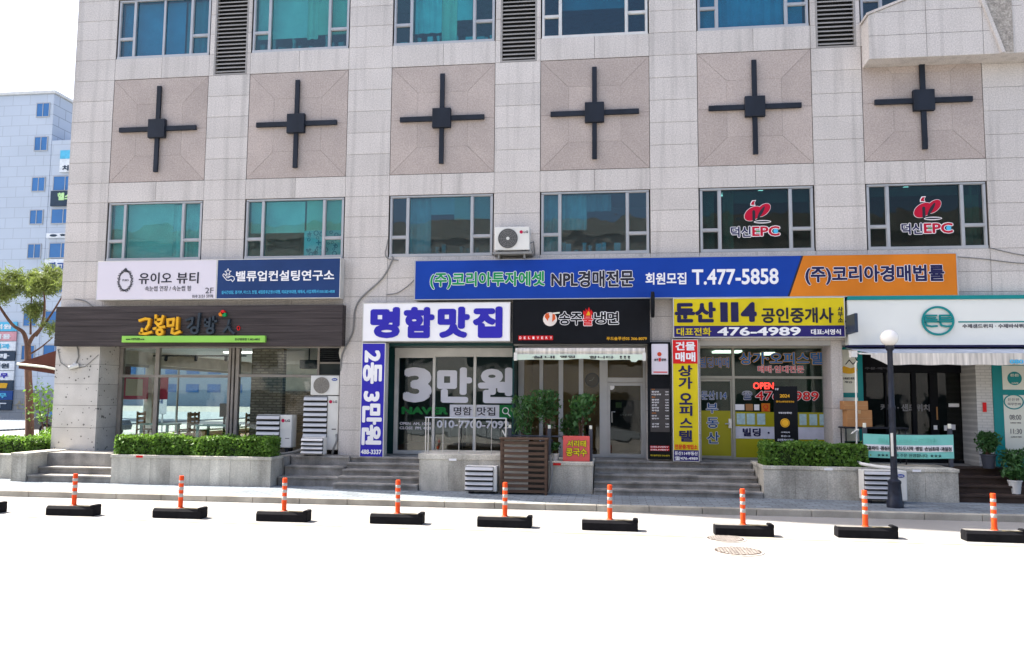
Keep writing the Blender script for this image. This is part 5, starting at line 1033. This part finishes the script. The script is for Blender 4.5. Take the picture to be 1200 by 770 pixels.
# ============================================================ PLANTS IN POTS
def potted(label, x, y, z, h, spread, pot_r, pot_h, n, size, potm, trunk=0.0, m=plant_leaf, aspect=2.2, upw=0.3, cat='potted plant', squash=1.0):
    t = thing('potted_plant', label, cat, (x, y, z))
    MB().lathe([(pot_r*0.72, z), (pot_r, z+pot_h), (pot_r*1.08, z+pot_h), (pot_r*1.08, z+pot_h-0.03), (pot_r*0.9, z+pot_h-0.03)], x, y, 20).build('pot', potm, t, 0, True); MB().lathe([(pot_r*0.9, z+pot_h-0.05), (pot_r*0.9, z+pot_h-0.025)], x, y, 16).build('soil', soil, t)
    st = MB(); zt = z+pot_h; c0 = zt+trunk
    tips = []
    for q in range(9):
        a = 2*PI*q/9+random.uniform(-.3, .3); rr = spread*random.uniform(0.25, 0.9); hh = (h-pot_h-trunk)*random.uniform(0.35, 0.9)
        p = (x+rr*math.cos(a), y+rr*math.sin(a)*squash, c0+hh); st.tube([(x+0.02*math.cos(a), y+0.02*math.sin(a), zt-0.03), (x+0.04*math.cos(a), y, c0), p], [0.016, 0.012, 0.005], 6); tips.append(p)
    st.build('stem', bark, t)
    ct = np.array(tips); idx = rng.integers(0, len(ct), n); pts = ct[idx]+rng.normal(scale=(spread*0.27, spread*0.27*squash, (h-pot_h-trunk)*0.2), size=(n, 3))
    pts[:, 2] = np.clip(pts[:, 2], zt-0.02, z+h); leaves('foliage', pts, size, m, t, aspect, up=upw); return t
potted('bushy palm in a white pot beside the search box lettering, leftmost on the wall', 9.80, -0.85, 0.79, 1.42, 0.25, 0.13, 0.50, 620, 0.036, pot_white, 0.0, aspect=3.6, upw=0.6)
potted('potted tree with bare forked stems, middle one of the three before the noodle shop', 10.34, -0.85, 0.79, 1.55, 0.29, 0.13, 0.45, 900, 0.042, pot_dark, 0.40)
potted('bushy potted tree above the red placard, rightmost before the noodle shop', 11.10, -0.85, 0.79, 1.45, 0.27, 0.15, 0.52, 560, 0.062, pot_white, 0.28, aspect=1.7)
potted('low leafy plant behind the red placard filling the gap between potted trees', 10.82, -0.6, 0.79, 0.98, 0.22, 0.12, 0.40, 300, 0.045, pot_dark, 0.0, aspect=2.8, upw=0.5)
potted('small plant in a white bowl on the wall left of the red placard', 10.54, -1.05, 0.79, 0.38, 0.10, 0.085, 0.16, 120, 0.04, pot_white)
potted('round dark green bush in a dark pot against the white brick reveal', 19.85, -0.55, 0.75, 0.75, 0.24, 0.15, 0.30, 1100, 0.04, pot_dark, squash=0.8)
potted('spiky green plant on the dark steps next to the teal panel', 20.28, -0.75, 0.42, 0.72, 0.22, 0.11, 0.24, 700, 0.035, pot_dark, aspect=3.0, upw=0.5)
potted('leafy plant in a white square pot low on the dark steps', 20.15, -1.0, 0.25, 0.52, 0.18, 0.13, 0.30, 500, 0.045, pot_white)
potted('leafy plant at the right edge beside the teal cafe panel', 20.75, -0.7, 0.60, 0.70, 0.22, 0.14, 0.30, 700, 0.05, pot_white)

# ============================================================ INSIDE THE SHOPS
def table(x, y, z, w, d, h, top, leg, label):
    t = thing('table', label, 'table', (x, y, z)); MB().box(x-w/2, x+w/2, y-d/2, y+d/2, z+h-0.04, z+h).build('tabletop', top, t, 0.006)
    for sx in (-1, 1):
        for sy in (-1, 1): MB().box(x+sx*(w/2-0.06)-0.03, x+sx*(w/2-0.06)+0.03, y+sy*(d/2-0.06)-0.03, y+sy*(d/2-0.06)+0.03, z, z+h-0.04).build('leg', leg, t)
    return t
def chair(x, y, z, rz, label):
    t = thing('wooden_chair', label, 'chair', (0, 0, 0), 'wooden chairs in the corner restaurant')
    MB().box(-0.2, 0.2, -0.2, 0.2, 0.42, 0.46).build('seat', wood_light, t, 0.006); b = MB().box(-0.2, -0.16, 0.16, 0.2, 0.46, 0.95).box(0.16, 0.2, 0.16, 0.2, 0.46, 0.95)
    for q in range(3): b.box(-0.16, 0.16, 0.17, 0.19, 0.58+q*0.13, 0.66+q*0.13)
    b.build('backrest', wood_light, t)
    for sx in (-0.18, 0.18):
        for sy in (-0.18, 0.18): MB().box(sx-0.02, sx+0.02, sy-0.02, sy+0.02, 0, 0.42).build('leg', wood_light, t)
    t.location = (x, y, z); t.rotation_euler = (0, 0, rz); return t
Fz = FL+0.01
table(0.95, 2.0, Fz, 1.0, 0.7, 0.62, mint, mint, 'mint green table nearest the thick window post inside the restaurant')
table(-0.95, 2.3, Fz, 0.9, 0.7, 0.62, mint, mint, 'mint green table by the left end of the restaurant window')
chair(0.28, 2.1, Fz, R(90), 'wooden chair at the left end of the mint table by the window post'); chair(1.62, 2.1, Fz, R(-90), 'wooden chair right of the mint table, behind the thick window post')
chair(-0.30, 2.7, Fz, R(-100), 'wooden chair between the two mint tables'); chair(-1.55, 2.6, Fz, R(90), 'wooden chair at the far left behind the restaurant window'); chair(2.6, 2.0, Fz, R(-80), 'wooden chair right of the thick window post, above the hedge')
t = thing('kiosk', 'dark self order kiosk screen standing inside the corner restaurant', 'kiosk', (0.15, 3.6, Fz)); MB().box(0.14, 0.44, 3.6, 3.66, 1.55, 1.95).build('screen', black_metal, t, 0.01); MB().box(0.26, 0.32, 3.62, 3.66, Fz, 1.55).build('stand', black_metal, t)
t = thing('wall_speaker', 'black loudspeaker hanging from the ceiling behind the right restaurant pane', 'speaker', (3.7, 1.6, 2.9)); MB().box(3.45, 3.9, 1.5, 1.75, 2.92, 3.16).build('cabinet', black_metal, t, 0.02); MB().tube([(3.68, 1.6, 3.16), (3.68, 1.6, 3.5)], 0.02).build('bracket', black_metal, t)
tr = MB().tube([(-1.2, 2.2, 3.3), (1.6, 2.2, 3.3)], 0.02)
t = thing('track_light', 'black ceiling rail with spotlights inside the corner restaurant', 'light', (0.2, 2.2, 3.3)); tr.tube([(-1.0, 2.2, 3.3), (-1.0, 2.2, 3.5)], 0.01).tube([(1.4, 2.2, 3.3), (1.4, 2.2, 3.5)], 0.01).build('rail', black_metal, t)
for q in range(3): MB().tube([(-0.8+q*0.9, 2.2, 3.29), (-0.75+q*0.9, 2.1, 3.17)], 0.045, 10).build('spotlight', black_metal, t)
t = thing('wall_clock', 'round dark wall clock inside the noodle shop', 'clock', (11.24, 4.17, 2.72)); MB().disc(11.24, 2.72, 0.20, 4.14, 4.19, 30).build('clock_face', mat('clock_brown', (0.10, 0.07, 0.045), 0.5), t); MB().ring(11.24, 2.72, 0.21, 0.04, 4.12, 4.15, 30).build('rim', black_metal, t)
st = MB(); stroke(st, [(11.24, 2.72), (11.30, 2.80)], 0.015, 4.125, 4.135); stroke(st, [(11.24, 2.72), (11.16, 2.70)], 0.015, 4.125, 4.135); st.build('hands', cream_m, t)
t = thing('drinks_fridge', 'black upright drinks fridge behind the noodle shop door', 'fridge', (12.1, 1.9, Fz)); MB().box(11.55, 12.62, 1.75, 2.4, Fz, 2.15).build('cabinet', board_black, t, 0.02); MB().box(11.90, 12.05, 1.745, 1.75, 1.95, 2.09).build('notice', mat('green_note', (0.3, 0.5, 0.25), 0.6), t); lettering([('송주불냉면', (12.0, 12.3, 1.74, 1.80))], 1.742, film, t, bold=0.02)
table(10.6, 2.4, Fz, 1.2, 0.7, 0.7, wood_brown, black_metal, 'dark dining table inside the noodle shop window'); table(15.6, 1.9, Fz, 1.8, 0.7, 0.72, wood_light, alu_l, 'office desk inside the real estate shop'); table(8.4, 3.0, Fz, 1.6, 0.7, 0.75, alu_l, black_metal, 'work table inside the print shop')
t = thing('shelf_cabinet', 'pale filing cabinet at the back of the print shop', 'cabinet', (6.9, 5.5, Fz)); MB().box(6.2, 7.4, 5.5, 5.95, Fz, 1.6).build('cabinet', grey_wall, t, 0.01); MB().box(6.25, 6.78, 5.49, 5.5, Fz+.05, 1.55).box(6.82, 7.35, 5.49, 5.5, Fz+.05, 1.55).build('door', alu_l, t)

# ============================================================ LEFT BACKGROUND
t = thing('pine_tree', 'crooked red pine with flat needle clumps behind the left hedge', 'tree', (-9.5, 8.0, PAVE))
tk = MB()
def limb(pts, r0, r1): p = curve(pts, 5); tk.tube(p, [0.8*(r0+(r1-r0)*q/(len(p)-1)) for q in range(len(p))], 9)
limb([(-9.45, 8, 0.05), (-9.55, 8, 1.6), (-9.7, 8, 3.0), (-9.8, 8, 4.1)], 0.20, 0.13)
limb([(-9.8, 8, 4.0), (-10.1, 8.1, 4.5), (-10.5, 8, 4.8), (-11.0, 7.8, 5.6), (-11.3, 7.8, 6.1)], 0.11, 0.03); limb([(-9.78, 8, 4.0), (-9.45, 7.8, 4.3), (-9.2, 7.9, 4.7), (-9.2, 8.0, 5.5), (-9.4, 8.1, 6.3)], 0.10, 0.03)
limb([(-9.4, 7.9, 4.35), (-8.9, 7.7, 4.8), (-8.4, 7.5, 5.3), (-8.0, 7.5, 6.0)], 0.07, 0.025); limb([(-9.8, 8, 3.6), (-9.2, 7.9, 3.9), (-8.7, 7.9, 4.3)], 0.05, 0.02); limb([(-9.7, 8, 4.4), (-9.75, 8, 5.2), (-10.0, 8.3, 6.2)], 0.05, 0.02)
tk.build('trunk', bark, t, 0, True)
pc = []
for cx, cy, cz, rx, rz, n in ((-10.85, 7.9, 6.15, 0.85, 0.36, 1500), (-11.6, 8.0, 5.9, 0.8, 0.4, 1200), (-9.75, 8.1, 6.35, 0.62, 0.34, 1100), (-9.0, 8.0, 6.35, 0.75, 0.38, 1400), (-8.1, 7.6, 6.2, 0.7, 0.35, 900), (-9.62, 7.9, 5.15, 0.34, 0.42, 620), (-10.6, 8.3, 6.6, 0.6, 0.25, 500), (-8.6, 7.6, 4.6, 0.4, 0.22, 260)):
    k_ = max(4, n//90); cc = np.stack([rng.normal(cx, rx*0.5, k_), rng.normal(cy, rx*0.5, k_), rng.normal(cz, rz*0.5, k_)], 1)
    pc.append(cc[rng.integers(0, k_, n)]+rng.normal(scale=0.10, size=(n, 3)))
pc = np.concatenate(pc); leaves('foliage', np.concatenate([pc, pc+rng.normal(scale=0.07, size=pc.shape)]), 0.03, pine_leaf, t, 6.0, up=0.5)
t = thing('shrub', 'light green loose shrub beside the pine trunk', 'shrub', (-8.0, 7.0, PAVE))
st = MB()
for q in range(7): a = q*0.9; st.tube([(-8.0, 7, PAVE), (-8.0+0.2*math.cos(a), 7+0.3*math.sin(a), 1.3), (-8.0+0.45*math.cos(a), 7+0.5*math.sin(a), 2.0+0.2*math.sin(q*2))], [0.03, 0.02, 0.008], 6)
st.build('stem', bark, t); pts = np.concatenate([rng.normal((-8.0+0.42*math.cos(q*.9), 7+0.4*math.sin(q*.9), 1.8+0.4*math.sin(q*2)), (0.20, 0.22, 0.22), size=(70, 3)) for q in range(8)]); leaves('foliage', pts, 0.07, shrub_leaf, t, 1.6)
t = thing('shrub', 'low rounded bright shrub just above the left hedge', 'shrub', (-4.6, 3.0, PAVE)); MB().tube([(-4.6, 3, PAVE), (-4.6, 3, 0.9)], 0.03, 6).build('stem', bark, t)
d = rng.normal(size=(1500, 3)); d /= np.linalg.norm(d, axis=1)[:, None]; leaves('foliage', np.array((-4.6, 3.0, 0.75))+d*np.array((0.7, 0.6, 0.5))*rng.uniform(0.75, 1, (1500, 1)), 0.055, shrub_leaf, t)
# white tiled office building
t = thing('office_building', 'tall white tiled office building with blue windows far behind the pine', 'building', (-45, 50, 0))
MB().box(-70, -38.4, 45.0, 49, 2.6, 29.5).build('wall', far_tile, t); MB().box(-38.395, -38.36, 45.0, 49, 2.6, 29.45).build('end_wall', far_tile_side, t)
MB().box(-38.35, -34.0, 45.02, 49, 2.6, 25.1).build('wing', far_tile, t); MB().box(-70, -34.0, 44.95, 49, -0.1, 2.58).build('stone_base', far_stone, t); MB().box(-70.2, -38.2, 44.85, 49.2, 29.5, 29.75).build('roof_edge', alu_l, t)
def fwin(x0, x1, z0, z1):
    w = MB().box(x0, x1, 44.93, 44.99, z0, z0+0.07).box(x0, x1, 44.93, 44.99, z1-0.07, z1).box(x0, x0+0.07, 44.93, 44.99, z0+0.07, z1-0.07).box(x1-0.07, x1, 44.93, 44.99, z0+0.07, z1-0.07).box((x0+x1)/2-0.03, (x0+x1)/2+0.03, 44.93, 44.99, z0+0.07, z1-0.07).build('window', alu, t)
    MB().box(x0+0.07, x1-0.07, 44.955, 44.985, z0+0.07, z1-0.07).build('pane', far_glass, w)
for z in (27.3, 24.15, 20.4, 17.4, 14.3, 11.2, 8.2, 5.2):
    fwin(-40.05, -38.72, z, z+1.35)
    fwin(-47.9, -46.6, z, z+1.35); fwin(-54.2, -52.9, z, z+1.35)
    if z < 24: fwin(-37.95, -35.6, z, z+1.4)
lettering([('둔산빌딩', (-41.6, -36.5, 0.9, 1.7))], 44.9, mat('bronze_letter', (0.3, 0.26, 0.18), 0.5), t, bold=0.01)
far_white = mat('far_white', (0.7, 0.72, 0.74), 0.5)
def fsign(label, x0, x1, z0, z1, bgm, txt=None, tm=None, tr=None, y=44.80):
    s = thing('wall_sign', label, 'sign', ((x0+x1)/2, 44.9, z0), 'signs on the white tiled building'); MB().box(x0, x1, y, 44.92, z0, z1).build('panel', bgm, s, 0.02)
    if txt: lettering([(txt, tr or (x0+(x1-x0)*.12, x1-(x1-x0)*.12, z0+(z1-z0)*.22, z1-(z1-z0)*.22))], y-0.02, tm, s, bold=0.04, ext=0.02)
    return s
far_dark = mat('far_dark', (0.03, 0.05, 0.08), 0.5); far_sky = mat('far_skyblue', (0.10, 0.45, 0.65), 0.5); far_pink = mat('far_pink', (0.62, 0.30, 0.33), 0.5); far_navy = mat('far_navy', (0.02, 0.07, 0.25), 0.5)
fs = fsign('white sign with a blue top, highest on the low wing of the tiled building', -37.3, -35.0, 22.1, 24.1, far_white, '치과', far_dark, (-37.0, -35.6, 22.2, 22.7)); MB().box(-37.28, -35.02, 44.77, 44.80, 23.3, 24.08).build('blue_top', far_sky, fs)
fsign('dark sign with pale green letters on the tiled building', -38.0, -34.8, 19.0, 20.4, far_dark, '헬스장', mat('far_lime', (0.5, 0.75, 0.35), 0.5), (-37.3, -35.2, 19.5, 20.2)); fsign('thin white sign between windows of the tiled building', -38.2, -35.0, 16.1, 16.55, far_white, '● 학원', far_dark); fsign('white sign with blue letters low on the tiled wing', -38.2, -35.0, 12.85, 14.2, far_white, '광고탑', far_navy)
rows = [('pale blue sign at the top of the stacked signs at the left edge', far_sky, '의원', far_white), ('pink sign in the stack of signs at the left edge', far_pink, '미용', far_white), ('white sign with a light blue band in the stack at the left edge', far_white, '내과', far_sky), ('black sign with one white letter in the stack at the left edge', far_dark, '과', far_white), ('white sign with dark small letters in the stack at the left edge', far_white, '의원', far_dark), ('white sign with purple letters in the stack at the left edge', far_white, '노무', indigo), ('dark sign with a yellow mark in the stack at the left edge', far_dark, '▰', gold), ('navy sign in the stack at the left edge', far_navy, '법무', far_sky), ('lowest black sign in the stack at the left edge', far_dark, 'T', far_white)]
z = 8.6
for q, (lab, bgm, tx, tm) in enumerate(rows): fsign(lab, -43.4, -40.5, z-0.82, z, bgm, tx, tm, (-42.6, -41.0, z-0.65, z-0.2)); z -= 0.87
t = thing('apartment_block', 'distant grey blue block beyond the open lot seen through the restaurant windows', 'building', (-75, 150, 0)); MB().box(-120, -45, 145, 160, -0.1, 17).build('wall', mat('distant_wall', (0.26, 0.33, 0.40), 0.8), t)
for q in range(14):
    for z in (3, 7, 11): MB().box(-116+q*5, -113+q*5, 144.9, 145, z, z+1.8).build('window', far_glass, t)
# parked car behind the hedge
t = thing('parked_car', 'dark parked car behind the left hedge near the corner pillar', 'car', (-14.2, 17.5, PAVE)); cz = PAVE
def carprof(o): return [(-2.1, .35), (2.1, .35), (2.15, .6), (2.0, .85), (1.1, .95), (.5, 1.42), (-.9, 1.45), (-1.6, 1.0), (-2.1, .95), (-2.18, .6)]
MB().prism([(-14.2+a, cz+b) for a, b in carprof(0)], 16.65, 18.35).build('body', mat('car_paint', (0.02, 0.025, 0.035), 0.2, 0.05, 1, spec=0.7), t, 0.06)
MB().prism([(-14.2+a, cz+b) for a, b in ((1.0, .98), (.46, 1.37), (-.2, 1.38), (-.2, .98))], 16.63, 18.37).prism([(-14.2+a, cz+b) for a, b in ((-.28, .98), (-.28, 1.38), (-.85, 1.39), (-1.4, 1.02))][::-1], 16.63, 18.37).build('window', far_glass, t)
for sx in (-1.3, 1.3):
    for y in (16.62, 18.18): w = MB().disc(-14.2+sx, cz+0.33, 0.33, y, y+0.2, 24).build('wheel', rubber, t); MB().disc(-14.2+sx, cz+0.33, 0.19, y-0.01, y+0.21, 20).build('rim', alu, w)
for sx in (-2.16, 2.1): MB().box(-14.2+sx-0.03, -14.2+sx+0.05, 16.72, 17.0, cz+.62, cz+.78).build('headlight', white_m, t)
t = thing('signboard', 'small white notice board on legs behind the left hedge', 'sign', (-12.0, 20, PAVE)); MB().box(-12.6, -11.3, 20, 20.06, 1.2, 2.3).build('panel', far_white, t, 0.01); MB().tube([(-12.4, 20.03, PAVE), (-12.4, 20.03, 1.2)], 0.04).tube([(-11.5, 20.03, PAVE), (-11.5, 20.03, 1.2)], 0.04).build('legs', alu, t); lettering([('주차안내', (-12.4, -11.5, 1.75, 2.05))], 19.99, far_navy, t, bold=0.02)

# ============================================================ ACROSS THE ROAD (seen mirrored in the shop glass)
t = thing('shop_building', 'shop building across the road mirrored in the restaurant glass', 'building', (0, -38, 0))
MB().box(-45, 50, -46, -34, 0, 13.2).box(-45, 50, -46, -33.9, 13.2, 14.4).build('wall', mat('far_render', (0.42, 0.40, 0.37), 0.9, 0.1, 0.5), t)
MB().box(-13.0, -3.0, -34, -33.6, 2.6, 3.7).build('fascia', mat('dull_teal', (0.02, 0.10, 0.15), 0.5), t); lettering([('GS25', (-10.0, -6.4, 2.75, 3.5))], -33.58, white_m, t, bold=0.03, face=1, ext=0.01)
gl = MB()
for x in range(-40, 46, 6):
    for z in (4.6, 8.2): gl.box(x, x+3.6, -34, -33.95, z, z+1.9)
    gl.box(x, x+4.8, -34, -33.94, 0.4, 2.5)
gl.build('window', mat('dark_pane', (0.02, 0.03, 0.035), 0.15), t)

bpy.data.scenes.remove(TSC)
